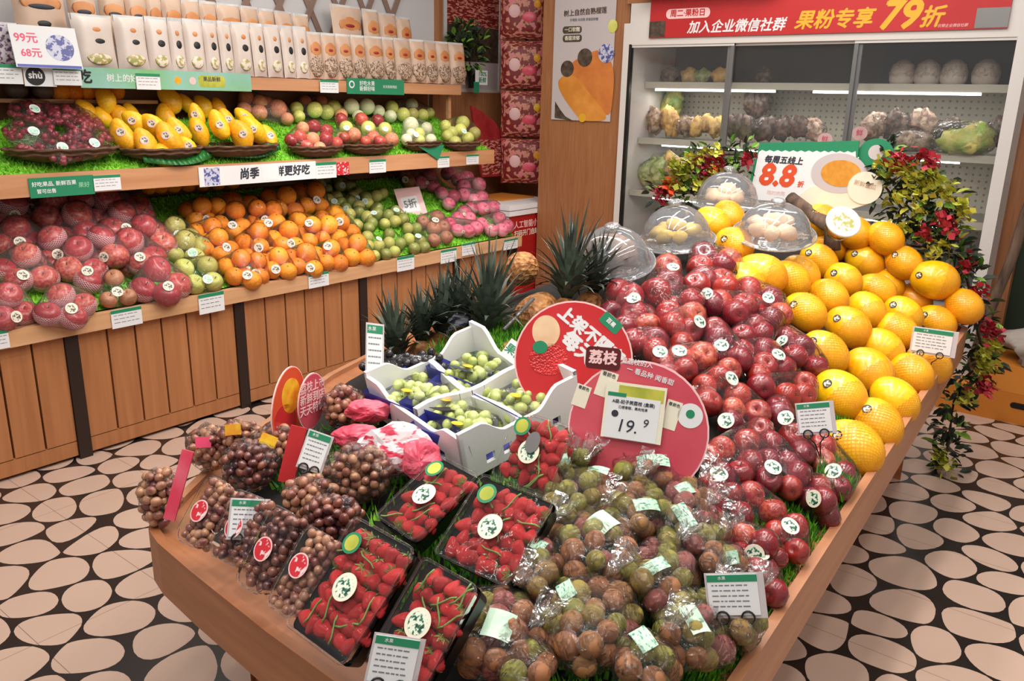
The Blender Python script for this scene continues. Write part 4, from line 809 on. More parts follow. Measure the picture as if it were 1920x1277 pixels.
for i, (a, c, y_) in enumerate((((268, 292), (396, 284), 0), ((418, 282), (525, 270), 0))):
    pa, pc = mid(a[0], a[1], .05), mid(c[0], c[1], .05); b = MB().use('banana_leaf'); N = 14; L1 = []; 
    for k in range(N+1):
        u = k/N; p = pa.lerp(pc, u); wv = sin(pi*min(.97, max(.03, u)))*.055; L1.append((p+V((-wv*.4, 0, .0+.01*sin(u*9))), p+V((wv, 0, -.03-.02*sin(pi*u)))))
    for k in range(N): b.quad(L1[k][0], L1[k][1], L1[k+1][1], L1[k+1][0])
    me = b.mesh('banana_leaf', True); o = tag(ob('banana_leaf', me), ['green banana leaf under the first mango tray', 'green banana leaf under the second mango tray'][i], 'leaf', 'banana leaves under the mangoes'); mo = o.modifiers.new('thick', 'SOLIDIFY'); mo.thickness = .003
fruit_heap(0, [(548, 262, 12, .06), (568, 240, 12, .09), (590, 238, 13, .1), (562, 258, 13, .07), (585, 262, 13, .07), (610, 246, 13, .09), (612, 260, 14, .07), (598, 276, 12, .05), (575, 274, 12, .05), (630, 268, 12, .05), (640, 258, 10, .05)], 'red_plum', 'bag of shiny red plums in the middle tier basket', 'plum bag', None, 'ball', ['plum_red', 'peach', 'plum_red'], 'film', None)
for i, its in enumerate(([(640, 225, 12, .1), (650, 240, 13, .08), (662, 252, 14, .07), (645, 258, 10, .06)], [(678, 225, 13, .1), (690, 240, 14, .08), (700, 258, 13, .06), (685, 266, 11, .05)], [(708, 226, 12, .1), (722, 242, 13, .08), (734, 262, 14, .06), (712, 266, 12, .06)])):
    fruit_heap(0, its, 'nectarine', ['left bag of red and yellow nectarines in its basket', 'middle bag of red and yellow nectarines in its basket', 'right bag of red and yellow nectarines in its basket'][i], 'nectarine bag', 'bags of red and yellow nectarines', 'ball', ['plum_red', 'yellow_green', 'peach'], 'film', (its[1][0], its[1][1]))
fruit_heap(0, [(770, 234, 15, .09), (762, 262, 11, .06), (785, 262, 11, .06), (800, 240, 11, .08), (808, 262, 11, .06), (786, 250, 11, .08), (772, 252, 10, .08)], 'white_pear', 'bag of whitish pears in the middle tier basket', 'pear bag', None, 'ball', ['white_melon', 'white_melon', 'yellow_green'], 'film_foam', (780, 252))
fruit_heap(0, [(835, 236, 11, .08), (850, 248, 12, .07), (868, 230, 13, .1), (852, 266, 12, .05), (876, 258, 12, .06), (890, 250, 12, .07), (862, 246, 12, .08), (840, 256, 11, .06)], 'yellow_pear', 'bag of yellow green pears in the rightmost basket', 'pear bag', None, 'ball', ['yellow_green', 'pear_green'], 'film', (870, 246))
q = mid(832, 282, .03); t = thing('green_corner_card', 'dark green folded card hanging over the middle shelf edge', 'card', q); part('card', MB().use('tag_green').poly([(-3.836, *on(785, 275, 0, -3.836)[1:]), (-3.836, *on(822, 300, 0, -3.836)[1:]), (-3.836, *on(833, 272, 0, -3.836)[1:])]).poly([(-3.83, *on(785, 275, 0, -3.83)[1:]), (-3.83, *on(822, 300, 0, -3.83)[1:]), (-3.83, *on(833, 272, 0, -3.83)[1:])][::-1]).mesh('card'), t)
# jars / dark packs peeping out under the top shelf
for i, (px, py, mn) in enumerate(((30, 168, 'mush'), (80, 170, 'mush'), (112, 172, 'orange_peel'), (138, 172, 'orange_peel'), (162, 170, 'orange_peel'), (190, 172, 'orange_peel'), (215, 172, 'orange_peel'))):
    q = on(px, py, 0, -4.42); r = .05; tag(ob('loose_orange' if i > 1 else 'dark_jar', fruit('orange', mn), None, Matrix.Translation(q)@Matrix.Scale(r, 4)), ['dark packed jar at far left under the top shelf', 'dark packed jar second under the top shelf'][i] if i < 2 else 'orange under the top shelf, %s' % ordn(i-2, 5, ''), 'orange' if i > 1 else 'jar', 'oranges under the top shelf' if i > 1 else None)
q0, q1 = on(25, 180, 0, -4.42), on(220, 180, 0, -4.42)
tag(ob('back_ledge', MB().use('wood_shelf').box(-4.49, -4.38, q0.y-.1, q1.y+.2, q0.z-.03, q0.z-.012).mesh('back_ledge')), 'narrow ledge holding oranges under the top shelf', 'ledge')
q = on(895, 235, 0, -4.3); 
# ------------------------------------------------------------------ snack bags on the top shelf
XS = -4.20
def snack(px0, px1, pyt, pyb, x, lab, grp, style, nm='snack_bag'):
    a, c = on(px0, pyb, 0, x), on(px1, pyb, 0, x); tz = on((px0+px1)/2, pyt, 0, x).z; bz = 1.802 if x < -4.3 else 1.677; w_ = c.y-a.y; h = tz-bz; cy_ = (a.y+c.y)/2
    t = thing(nm, lab, 'snack bag', (x, cy_, bz), group=grp)
    tl = random.uniform(-.05, .05); T = Matrix.Translation((x, cy_, bz+h/2))@Matrix.Rotation(random.uniform(-.12, .12), 4, 'Z')@frame((0, 0, 0), (0, 1, 0), (-.10, 0, 1))
    body = dict(white='pack_white', nut='kraft', orange='kraft', purple='print_purple')[style]
    b = pillow(MB().use(body), w_*1.0, h, min(.035, w_*.22), 8); part('pouch', b.mesh('pouch', True), t, T)
    part('top_seal', MB().use('pack_silver').box(-w_*.46, w_*.46, h*.38, h*.5, -.004, .006).mesh('top_seal'), t, T)
    zf = min(.035, w_*.22)
    def oval(name, x_, y_, rx, ry, mn, z=zf): s_ = MB().use(mn).ball((x_, y_, z*.86), 1, 16, 6, (rx, ry, .006)); return part(name, s_.mesh(name, True), t, T)
    if style == 'white':
        oval('logo', w_*.02, h*.22, w_*.14, h*.055, 'pack_orange'); oval('black_print', w_*.05, .0+h*.02, w_*.2, h*.085, 'ink_black'); oval('fruit_print', .0, -h*.28, w_*.3, h*.12, 'print_fruit')
        part('side_print', MB().use('ink_dark').box(-w_*.36, -w_*.27, -h*.06, h*.09, zf*.62, zf*.7).mesh('side_print'), t, T)
    elif style == 'nut':
        oval('badge', 0, h*.13, w_*.36, h*.17, 'pack_orange'); o_ = oval('badge_text', -w_*.02, h*.12, w_*.17, h*.035, 'bag_red', zf+.004)
        s_ = MB().use('nuts'); s_.ball((0, -h*.22, zf*.66), 1, 16, 8, (w_*.46, h*.24, .016)); part('nut_window', s_.mesh('nut_window', True), t, T)
    elif style == 'orange':
        oval('badge', 0, h*.1, w_*.38, h*.16, 'pack_orange'); oval('badge_text', 0, h*.04, w_*.26, h*.05, 'ink_dark', zf+.003); oval('black_print', 0, -h*.22, w_*.18, h*.07, 'ink_black')
edges = [(142, 222), (222, 280), (280, 322), (322, 350), (350, 386), (386, 414), (414, 440), (440, 474), (474, 500), (500, 530), (530, 555), (555, 579)]
for i, (a, c) in enumerate(edges): snack(a, c, 28+22*(i/11), 136+14*(i/11), XS, 'white pouch with black fruit print, %s in the front row' % ordn(i, 12, ''), 'white pouches in the front row of the top shelf', 'white')
edges = [(579, 605), (605, 632), (632, 660), (660, 686), (686, 718), (718, 740), (740, 770), (770, 796), (796, 818), (818, 842), (842, 870)]
for i, (a, c) in enumerate(edges): snack(a, c, 60+20*(i/10), 150+10*(i/10), XS, 'clear-bottomed nut pouch, %s in the front row' % ordn(i, 11, ''), 'nut pouches in the front row of the top shelf', 'nut')
bx = MB().use('white_wall').box(-4.45, -4.3, .5, 4.6, 1.676, 1.80); tag(ob('back_riser', bx.mesh('back_riser')), 'low riser behind the front row of pouches on the top shelf', 'riser')
for i, (a, c) in enumerate([(132, 185), (190, 240), (240, 280), (280, 308), (308, 345), (345, 378), (378, 410), (410, 455), (455, 488), (488, 518), (518, 552), (552, 582)]): snack(a, c, -26+52*(i/11), 62+26*(i/11), -4.36, 'pouch with orange badge, %s in the back row' % ordn(i, 12, ''), 'orange badge pouches in the back row', 'orange')
for i, (a, c) in enumerate([(622, 682), (682, 712), (712, 744), (744, 772)]): snack(a, c, 10+22*(i/3), 84+10*(i/3), -4.36, 'nut pouch with brown badge, %s in the back row' % ordn(i, 4, ''), 'nut pouches in the back row of the top shelf', 'nut')
snack(28, 128, -40, 62, -4.34, 'large pouch with orange badge behind the price board at the left', None, 'orange'); snack(-20, 44, 42, 126, XS, 'purple printed pouch at the far left of the top shelf', None, 'purple')
# boards and labels on the shelf edges
T = frame((-4.13, (on(88, 120, 0, -4.13)).y+.005, 1.77), (0, 1, 0), (-.22, 0, 1)); t = thing('price_board', 'pale blue slanted price board standing at the left of the top shelf', 'price board', (-4.13, T.translation.y, 1.68))
sheet('board', t, T, .29, .185, 'print_blue' if False else 'card_white', .004); lettering(t, '99元', .05, 'pink', T@Matrix.Translation((-.08, .035, .0045))); lettering(t, '68元', .045, 'pink', T@Matrix.Translation((-.07, -.03, .0045)))
disc('blue_picture', t, T@Matrix.Translation((.06, .0, .0)), .062, 'print_blue', .005, .058); sheet('blue_strip', t, T@Matrix.Translation((.0, -.085, 0)), .28, .012, 'blue_tray', .005)
def edge_label(px0, px1, pyt, pyb, x, nm, lab, grp, mn='card_white', head=True, text=None):
    a, c = on(px0, (pyt+pyb)/2, 0, x), on(px1, (pyt+pyb)/2, 0, x); zt, zb = on((px0+px1)/2, pyt, 0, x).z, on((px0+px1)/2, pyb, 0, x).z
    w_, h = abs(c.y-a.y), zt-zb; T = frame((x, (a.y+c.y)/2, (zt+zb)/2), (0, 1, 0), (0, 0, 1)); t = thing(nm, lab, 'price label', (x, (a.y+c.y)/2, zb), group=grp)
    sheet('card', t, T, w_, h, mn, .003)
    if head: sheet('green_header', t, T@Matrix.Translation((0, h*.41, .003)), w_, h*.18, 'tag_green', .0008)
    if text is None:
        b = MB().use('ink_grey'); r = random.Random(int(px0))
        for k in range(3):
            y = h*(.18-.2*k)
            x_ = -w_*.42
            while x_ < w_*.3: l = w_*r.uniform(.06, .2); b.box(x_, min(x_+l, w_*.4), y, y+h*.035, .003, .0034); x_ += l+w_*.04
        part('fine_print', b.mesh('fine_print'), t, T)
    return t, T, w_, h
XR = XF+.043
for i, (a, c, yt, yb) in enumerate(((-20, 17, 620, 655), (208, 266, 578, 612), (372, 420, 549, 586), (578, 616, 511, 538), (744, 776, 480, 507), (826, 855, 467, 492), (866, 891, 455, 478), (944, 970, 448, 467))): edge_label(a, c, yt, yb, XR, 'shelf_label', 'white price label with green header, %s on the lower rim' % ordn(i, 8, ''), 'price labels on the lower rim')
XM = -3.837
for i, (a, c, yt, yb) in enumerate(((174, 226, 328, 357), (592, 630, 304, 334), (692, 723, 299, 324), (820, 842, 293, 314), (874, 897, 290, 308))): edge_label(a, c, yt, yb, XM, 'shelf_label', 'white price label with green header, %s on the middle shelf edge' % ordn(i, 5, ''), 'price labels on the middle shelf edge')
t, T, w_, h = edge_label(54, 176, 331, 368, XM, 'green_shelf_sign', 'green sign with white writing at the left of the middle shelf edge', None, 'tag_green', False, 'x')
lettering(t, '好吃果品, 新鲜百果', h*.26, 'card_white', T@Matrix.Translation((-w_*.12, h*.16, .0032))); lettering(t, '暂可出售', h*.24, 'card_white', T@Matrix.Translation((-w_*.25, -h*.2, .0032))); lettering(t, '果好', h*.3, 'mint', T@Matrix.Translation((w_*.34, 0, .0032)))
t, T, w_, h = edge_label(372, 592, 308, 343, XM, 'white_shelf_sign', 'long white sign with dark writing in the middle of the middle shelf edge', None, 'card_white', False, 'x')
sheet('grey_patch', t, T@Matrix.Translation((-w_*.40, 0, .003)), w_*.12, h*.9, 'print_blue', .0006); lettering(t, '尚季', h*.62, 'ink_dark', T@Matrix.Translation((-w_*.1, 0, .0032)), .03, .1); lettering(t, '鲜更好吃', h*.6, 'ink_dark', T@Matrix.Translation((w_*.28, .002, .0032)), .03, .1); sheet('paper_tag', t, T@Matrix.Translation((w_*.08, 0, .003)), w_*.15, h*.8, 'card_white', .0012)
edge_label(630, 654, 304, 328, XM, 'red_shelf_sign', 'small red and green picture label on the middle shelf edge', None, 'print_red', False, 'x')
XT = -4.157
for i, (a, c, yt, yb) in enumerate(((-30, 41, 120, 157), (100, 152, 126, 160), (255, 300, 138, 168), (600, 634, 150, 174))): edge_label(a, c, yt, yb, XT+.008, 'shelf_label', 'white price label, %s on the top shelf edge' % ordn(i, 4, ''), 'price labels on the top shelf edge')
t, T, w_, h = edge_label(44, 104, 124, 162, XT, 'logo_sign', 'white sign with round black logo at the left of the top shelf', None, 'card_white', False, 'x')
disc('black_logo', t, T@Matrix.Translation((-.02, .0, .003)), h*.48, 'ink_black', .001, h*.46); lettering(t, 'shù', h*.5, 'card_white', T@Matrix.Translation((-.02, .004, .0043)), .02)
t, T, w_, h = edge_label(150, 470, 132, 168, XT, 'green_strip_sign', 'long pale green strip sign on the top shelf edge', None, 'teal_strip', False, 'x')
lettering(t, '吃', h*.7, 'ink_black', T@Matrix.Translation((-w_*.475, 0, .0032)), .03); lettering(t, '树上的好味道', h*.42, 'card_white', T@Matrix.Translation((-w_*.24, 0, .0032)), .01)
for k, mn in ((.03, 'yellow_label'), (.12, 'gum_pink')): disc('fruit_picture', t, T@Matrix.Translation((w_*k, 0, .003)), h*.2, mn, .0006)
sheet('oval_badge', t, T@Matrix.Translation((w_*.24, 0, .003)), w_*.17, h*.62, 'leaf_yellow', .0006, rounded=h*.2); lettering(t, '果品新鲜', h*.28, 'ink_dark', T@Matrix.Translation((w_*.24, h*.1, .0038)), .01)
t, T, w_, h = edge_label(650, 757, 148, 177, XT, 'green_shelf_sign', 'dark green sign with white writing on the right of the top shelf', None, 'tag_green', False, 'x')
lettering(t, '好吃水果\n新鲜好味', h*.34, 'card_white', T@Matrix.Translation((-w_*.16, 0, .0032)), .01); lettering(t, '天天新鲜到店', h*.22, 'card_white', T@Matrix.Translation((w_*.24, 0, .0032)), .0); disc('white_ring', t, T@Matrix.Translation((-w_*.42, h*.1, .003)), h*.24, 'card_white', .0006); disc('ring_middle', t, T@Matrix.Translation((-w_*.42, h*.1, .0036)), h*.15, 'tag_green', .0006)
# ------------------------------------------------------------------ the island table
def rimz(y): return .62+.031*(y-1.25)
OUT = [(-.405, .77), (-.8, .775), (-1.2, .79), (-1.5, .812), (-1.66, .828), (-1.73, .845), (-1.775, .875), (-1.80, .93), (-1.96, 1.18), (-2.24, 1.8), (-2.385, 2.4), (-2.39, 3.86), (-2.3, 3.93), (-.62, 3.93), (-.568, 3.88), (-.50, 2.63), (-.43, 1.25)]
def inset(poly, d):
    n = len(poly); out = []
    for i in range(n):
        a, b_, c = V(poly[i-1]), V(poly[i]), V(poly[(i+1) % n]); e1 = (b_-a).normalized(); e2 = (c-b_).normalized(); n1 = V((e1.y, -e1.x)); n2 = V((e2.y, -e2.x)); m = (n1+n2).normalized(); k = d/max(.4, m.dot(n1)); out.append(tuple(b_+m*k))
    return out
IN = inset(OUT, .022); INB = inset(OUT, .09); IN2 = inset(OUT, .10)
tb = thing('fruit_island_table', 'low wooden island table heaped with fruit in the middle of the shop', 'table', (-1.3, 2.3, 0))
b = MB(); n = len(OUT)
for i in range(n):
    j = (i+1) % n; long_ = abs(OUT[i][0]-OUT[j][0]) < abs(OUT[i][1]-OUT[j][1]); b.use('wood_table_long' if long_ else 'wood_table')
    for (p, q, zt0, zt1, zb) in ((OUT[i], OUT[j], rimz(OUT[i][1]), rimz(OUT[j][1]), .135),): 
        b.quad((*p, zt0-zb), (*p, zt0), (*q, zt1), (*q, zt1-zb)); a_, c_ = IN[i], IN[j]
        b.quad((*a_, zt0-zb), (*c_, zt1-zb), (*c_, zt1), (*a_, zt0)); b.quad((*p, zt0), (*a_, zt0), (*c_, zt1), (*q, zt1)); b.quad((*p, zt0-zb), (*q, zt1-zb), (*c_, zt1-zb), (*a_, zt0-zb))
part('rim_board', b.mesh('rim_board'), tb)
b = MB().use('wood_table')
for i in range(n):
    j = (i+1) % n; b.quad((*IN[i], rimz(IN[i][1])-.018), (*IN[j], rimz(IN[j][1])-.018), (*IN2[j], rimz(IN2[j][1])-.018), (*IN2[i], rimz(IN2[i][1])-.018))
part('inner_ledge', b.mesh('inner_ledge'), tb)
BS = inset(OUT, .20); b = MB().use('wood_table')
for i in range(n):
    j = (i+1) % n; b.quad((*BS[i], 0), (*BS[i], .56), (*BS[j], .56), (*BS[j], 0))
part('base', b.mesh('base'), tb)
b = MB().use('dark_gap'); NX, NY = 60, 84; gx = lambda i: -2.37+i*(1.97)/NX; gy = lambda j: .80+j*3.11/NY
def inside(x, y, poly):
    c = False
    for i in range(len(poly)):
        (x1, y1), (x2, y2) = poly[i-1], poly[i]
        if (y1 > y) != (y2 > y) and x < (x2-x1)*(y-y1)/(y2-y1)+x1: c = not c
    return c
def bedz(x, y): return max(rimz(y)-.06, hs(x, y)-.07)
idx = {}
for j in range(NY+1):
    for i in range(NX+1):
        x, y = gx(i), gy(j); idx[i, j] = len(b.v); b.v.append(V((x, y, bedz(x, y))))
for j in range(NY):
    for i in range(NX):
        if all(inside(gx(i+a), gy(j+c), INB) for a in (0, 1) for c in (0, 1)): b.face((idx[i, j], idx[i+1, j], idx[i+1, j+1], idx[i, j+1]))
part('display_bed', b.mesh('display_bed', True), tb)
b = MB(); r = random.Random(4)
def blades(n_, fn, lo_=.0):
    for _ in range(n_):
        x, y = fn(); z = bedz(x, y)+lo_
        if not inside(x, y, IN): continue
        b.use('grass' if r.random() < .55 else 'grass_dark'); a = r.uniform(0, 6.28); d = V((cos(a), sin(a), 0))*.005; t_ = V((r.uniform(-1, 1), r.uniform(-1, 1), 0))*.014; k = len(b.v); p = V((x, y, z)); b.v += [p-d, p+d, p+t_+V((0, 0, .034*r.uniform(.5, 1.2)))]; b.face((k, k+1, k+2))
blades(9000, lambda: ((lambda y: (-.43-.0506*(y-1.25)-r.uniform(.03, .16), y))(r.uniform(.85, 2.6))))
blades(5500, lambda: (r.uniform(-1.12, -.5), r.uniform(.98, 1.7))); blades(900, lambda: (r.uniform(-1.7, -1.1), r.uniform(1.1, 1.5)))
for (px, py, rr) in ((912, 640, .12), (900, 650, .1), (1090, 700, .09), (1070, 690, .07), (1590, 905, .05)):
    c_ = pile(px, py); blades(2200, lambda: (c_.x+r.gauss(0, rr*.5), c_.y+r.gauss(0, rr*.5)), .05)
tag(ob('grass_mat', b.mesh('grass_mat')), 'green artificial grass lining the island table around the fruit', 'grass mat', kind='stuff')
# ------------------------------------------------------------------ red apples on the table
TA = [('J', [(430, 30), (440, 115), (515, 170), (390, 190)], (430, 30)), ('J', [(560, 30), (600, 95), (720, 50), (640, 160)], None), ('J', [(485, 265), (560, 320), (640, 400), (560, 240)], (575, 320)), ('J', [(700, 185), (680, 260), (620, 210), (750, 140)], (790, 155)), ('J', [(860, 60), (1000, 60), (1010, 130), (930, 20)], (830, 5)),
      ('J', [(1100, 60), (1190, 110), (1060, 5), (1180, 40)], (1165, 25)), ('J', [(850, 200), (890, 260), (910, 335), (980, 375)], (910, 285)), ('J', [(780, 330), (690, 360), (695, 430), (610, 430)], (680, 315)), ('J', [(1040, 240), (1110, 225), (1210, 190), (1080, 170)], (1235, 250)), ('J', [(1140, 300), (1225, 420), (1085, 430), (1050, 340), (1150, 390)], (1220, 335)),
      ('J', [(1310, 280), (1330, 350), (1395, 385), (1260, 230)], (1240, 260)), ('J', [(790, 490), (900, 465), (850, 600), (950, 420)], (965, 465)), ('J', [(1000, 560), (1110, 650), (970, 720), (960, 640)], (935, 695)), ('J', [(1150, 530), (1275, 570), (1340, 480), (1350, 560)], None), ('J', [(1225, 660), (1290, 770), (1370, 880), (1200, 610)], (1260, 680)),
      ('J', [(910, 850), (1000, 980), (1130, 760), (860, 930)], None), ('J', [(1060, 820), (1130, 900), (1155, 1000), (1100, 950)], (1190, 950)), ('J', [(1460, 850), (1530, 960), (1545, 1060), (1480, 920)], (1520, 970)), ('J', [(1240, 910), (1280, 1060), (1330, 1000), (1200, 860)], None), ('J', [(1420, 1050), (1440, 1150), (1380, 1100), (1470, 1180)], (1415, 1120)),
      ('J', [(910, 1060), (880, 970), (940, 1100)], (895, 985)), ('J', [(1100, 1130), (1010, 1190), (1180, 1180), (860, 1180)], None), ('M', [(1170, 560), (1230, 630), (1310, 650), (1190, 620)], (1215, 640)), ('M', [(1330, 540), (1420, 620), (1390, 480)], (1395, 500)), ('M', [(1245, 740), (1290, 810), (1260, 690)], (1240, 650)), ('M', [(1000, 440), (1030, 560), (960, 520)], None),
      ('G', [(1040, 890), (1200, 850), (1170, 930), (1030, 810)], None), ('G', [(960, 1000), (1060, 1010), (1150, 960), (1130, 1060)], (1050, 1070)), ('G', [(780, 890), (840, 1010), (700, 1100), (800, 1130)], (820, 890)), ('G', [(480, 1090), (560, 1160), (430, 1200), (620, 1180)], (550, 1110))]
cpk = [[zz(k, *p) for p in pts] for k, pts, s_ in TA]; allp = []; own = []
for k, P in enumerate(cpk):
    for p in P:
        r0 = 26.5/pxm(pile(*p)); q = pile(*p, -r0*.35); allp.append([q, 26.5/pxm(q)*random.uniform(.93, 1.06)]); own.append(k)
# melons share the same heap
ML = [(1464, 522, 0), (1500, 514, 0), (1535, 490, 0), (1556, 453, 0), (1625, 483, 1), (1654, 453, 0), (1580, 525, 0), (1642, 545, 0), (1684, 501, 0), (1717, 557, 0), (1747, 528, 2), (1800, 578, 0), (1693, 590, 0), (1553, 558, 0), (1508, 586, 0), (1625, 583, 0), (1589, 615, 1), (1678, 620, 0), (1762, 600, 0), (1668, 522, 0), (1546, 662, 0), (1628, 697, 1), (1579, 746, 1), (1707, 701, 0), (1638, 790, 0), (1677, 751, 0), (1598, 840, 1), (1654, 655, 0), (1741, 682, 0), (1438, 520, 2), (1376, 460, 0), (1335, 420, 0), (1544, 421, 0), (1606, 444, 0), (1388, 520, 0), (1365, 408, 0)]
mk = len(allp)
for x, y, big in ML:
    r0 = .068+(.006 if big == 1 else .012 if big == 2 else 0); q = pile(x, y, -r0*.4); allp.append([q, r0*1.02])
pos = relax([[q, r_*.95] for q, r_ in allp], 25, .9)
labs = rows([(sum(p[0] for p in P)/len(P), sum(p[1] for p in P)/len(P)) for P in cpk], 34)
for k, ((zk, pts, stk), P) in enumerate(zip(TA, cpk)):
    its = []
    for (q, r_), p, o in zip(allp, pos, own+[-1]*len(ML)):
        if o == k: its.append((p, r_, 'apple', 'apple_blush' if random.random() < .22 else 'apple_dark', align((0, 0, 0), V((random.uniform(-.4, 1), random.uniform(-1, .3), random.uniform(-.2, 1)))), 'red_apple'))
    s_ = pile(*zz(zk, *stk), .02) if stk else None
    pack('red_apple_bag', 'bag of dark red apples, %s in the %s of island heap' % labs[k], 'apple bag', 'bags of dark red apples on the island table', its, 'film', s_, 1.04, .021, ('card_cream', 'print_green'), .002)
labs = rows([(x, y) for x, y, _ in ML], 26)
nb = MB().use('net_amber').lathe([(max(sin(pi*i/16), .02)*1.025, -1.22*1.02*cos(pi*i/16)) for i in range(0, 11)], 28, None, True).mesh('net_sleeve', True); nb2 = MB().use('net_amber').lathe([(max(sin(pi*i/16), .02)*1.025, -1.22*1.02*cos(pi*i/16)) for i in range(0, 8)], 28, None, True).mesh('net_sleeve', True)
for i, (x, y, big) in enumerate(ML):
    p, r_ = pos[mk+i], allp[mk+i][1]; up = V((-1, .25+random.uniform(-.5, .5), .62+random.uniform(-.3, .25))).normalized()
    if big == 2: up = V((-.8, -.3, .2)).normalized()
    t = thing('yellow_melon', 'yellow melon in net sleeve, %s in the %s of melon heap' % labs[i], 'melon', (p.x, p.y, p.z-r_), group='netted yellow melons on the island table')
    W = align(p, up, random.uniform(0, 6))@Matrix.Diagonal((r_, r_, r_, 1)); me = fruit('melon', 'melon_yellow'); part('rind', me, t, W); part('net_sleeve', nb if random.random() < .7 else nb2, t, W)
    if i % 2 == 0: sticker_on(t, me, W, EYE+(p-EYE)*.7, p+up*r_*.8, .014, 'ink_black', 'print_dark')
# ------------------------------------------------------------------ lychee bags
LYC = [(1110, 1022, 88, 68, 34, 'large lychee bag with a square mint label in the middle of the lychees'), (1102, 1170, 92, 84, 36, 'large brown lychee bag at the front middle of the table'), (925, 1185, 95, 75, 36, 'greenish lychee bag with mint label beside the front price tag'), (1003, 1060, 36, 62, 14, 'narrow lychee bag between the strawberry box and the large lychee bag'),
       (1225, 868, 66, 46, 26, 'lychee bag with striped mint label below the 19.9 price card'), (1075, 925, 62, 48, 24, 'lychee bag right of the upper right strawberry box'), (1283, 970, 50, 70, 24, 'lychee bag with two mint labels beside the red apples'), (1235, 1078, 66, 52, 26, 'lychee bag with a mint strip in front of the two label bag'), (1300, 1180, 72, 66, 30, 'lychee bag with upright mint label left of the front right price tag'), (1205, 1245, 62, 52, 22, 'greenish lychee bag cut off by the lower edge, right of the large front bag'),
       (1350, 1060, 40, 36, 14, 'small lychee bag against the right apples behind the price tag'), (1168, 830, 62, 28, 18, 'lychee bag right under the 19.9 price card'), (1270, 815, 46, 34, 14, 'lychee bag with silver tied neck in front of the pink round sign'), (1090, 842, 40, 30, 12, 'lychee bag between upper strawberry box and pink round sign'), (985, 1250, 46, 36, 12, 'lychee bag cut off by the lower edge between the two large front bags'), (1395, 1170, 34, 30, 10, 'lychees in bag under the front right price tag by the grass'), (1193, 962, 52, 50, 18, 'lychee bag in the middle of the heap behind the large square label bag'), (1325, 1012, 38, 40, 12, 'small lychee bag touching the lowest red apples behind the price tag')]
LBL = {0: [(1133, 975, .052, .046)], 2: [(935, 1170, .05, .05)], 4: [(1225, 862, .07, .03)], 6: [(1288, 915, .05, .03), (1284, 966, .034, .052)], 7: [(1230, 1060, .06, .026)], 8: [(1303, 1160, .036, .056)], 9: [(1205, 1195, .05, .03)], 3: [(1012, 1020, .034, .026)], 5: [(1120, 880, .05, .02)], 10: [(1375, 1045, .03, .026)], 11: [(1115, 825, .05, .024)], 1: [(1060, 1105, .04, .03)], 16: [(1215, 945, .06, .026)]}
for k, (cx_, cy_, rx, ry, n_, lab) in enumerate(LYC):
    rx *= 1.1; ry *= 1.12; n_ = int(n_*1.35)
    r = random.Random(k+20); its = []; cen = pile(cx_, cy_); tries = 0; got = []
    while len(got) < n_ and tries < 4000:
        tries += 1; a, d = r.uniform(0, 6.28), sqrt(r.random()); px, py = cx_+cos(a)*d*rx*.86, cy_+sin(a)*d*ry*.86
        lf = .025+.035*(1-d*d)-r.uniform(0, .03); q = pile(px, py, lf); rad = .0202*r.uniform(.9, 1.12)
        if all((q-g).length > .0355 for g in got): got.append(q); its.append((q, rad, 'lychee', 'lychee_red' if r.random() < .13 else 'lychee', rand_rot(1.2), 'lychee'))
    c = sum((i[0] for i in its), V())/len(its); root = thing('lychee_bag', lab, 'lychee bag', (c.x, c.y, min(i[0].z for i in its)-.02), group='bags of lychees on the island table')
    for p, rad, kind, mn, rot, nm in its: part(nm, fruit(kind, mn), root, Matrix.Translation(p)@rot@Matrix.Scale(rad, 4))
    me = hull([(i[0]-c, i[1]) for i in its], 'film_crinkle', 1.12, .008, 'film_bag'); W = Matrix.Translation(c); part('film_bag', me, root, W)
    # twisted neck, lying back on the bag
    nk = c+V((r.uniform(-.4, .4), .8, 0)).normalized()*(ry/pxm(c)*.9)+V((0, 0, .05)); b = MB().use('film_crinkle'); K = 14
    for s_ in range(2):
        for q_ in range(K): a = 2*pi*q_/K; rr = .008 if s_ == 0 else .03*(1+.4*sin(q_*2.7)); b.v.append(nk+V((cos(a)*rr, s_*.05+.01*sin(q_*1.9), sin(a)*rr*.5+s_*.03)))
    for q_ in range(K): b.face((q_, (q_+1) % K, K+(q_+1) % K, K+q_))
    part('twisted_neck', b.mesh('twisted_neck', True), root)
    for (lx, ly, a, h) in LBL.get(k, []):
        tg = pile(lx, ly, .045); sticker_on(root, me, W, EYE+(tg-EYE)*.6, tg, .02, 'label_mint' if k in (0, 2, 8) else 'print_mint', 'print_mint' if k not in (0, 2, 8) else 'label_mint', 'label', (a, h), 'pale green printed label')
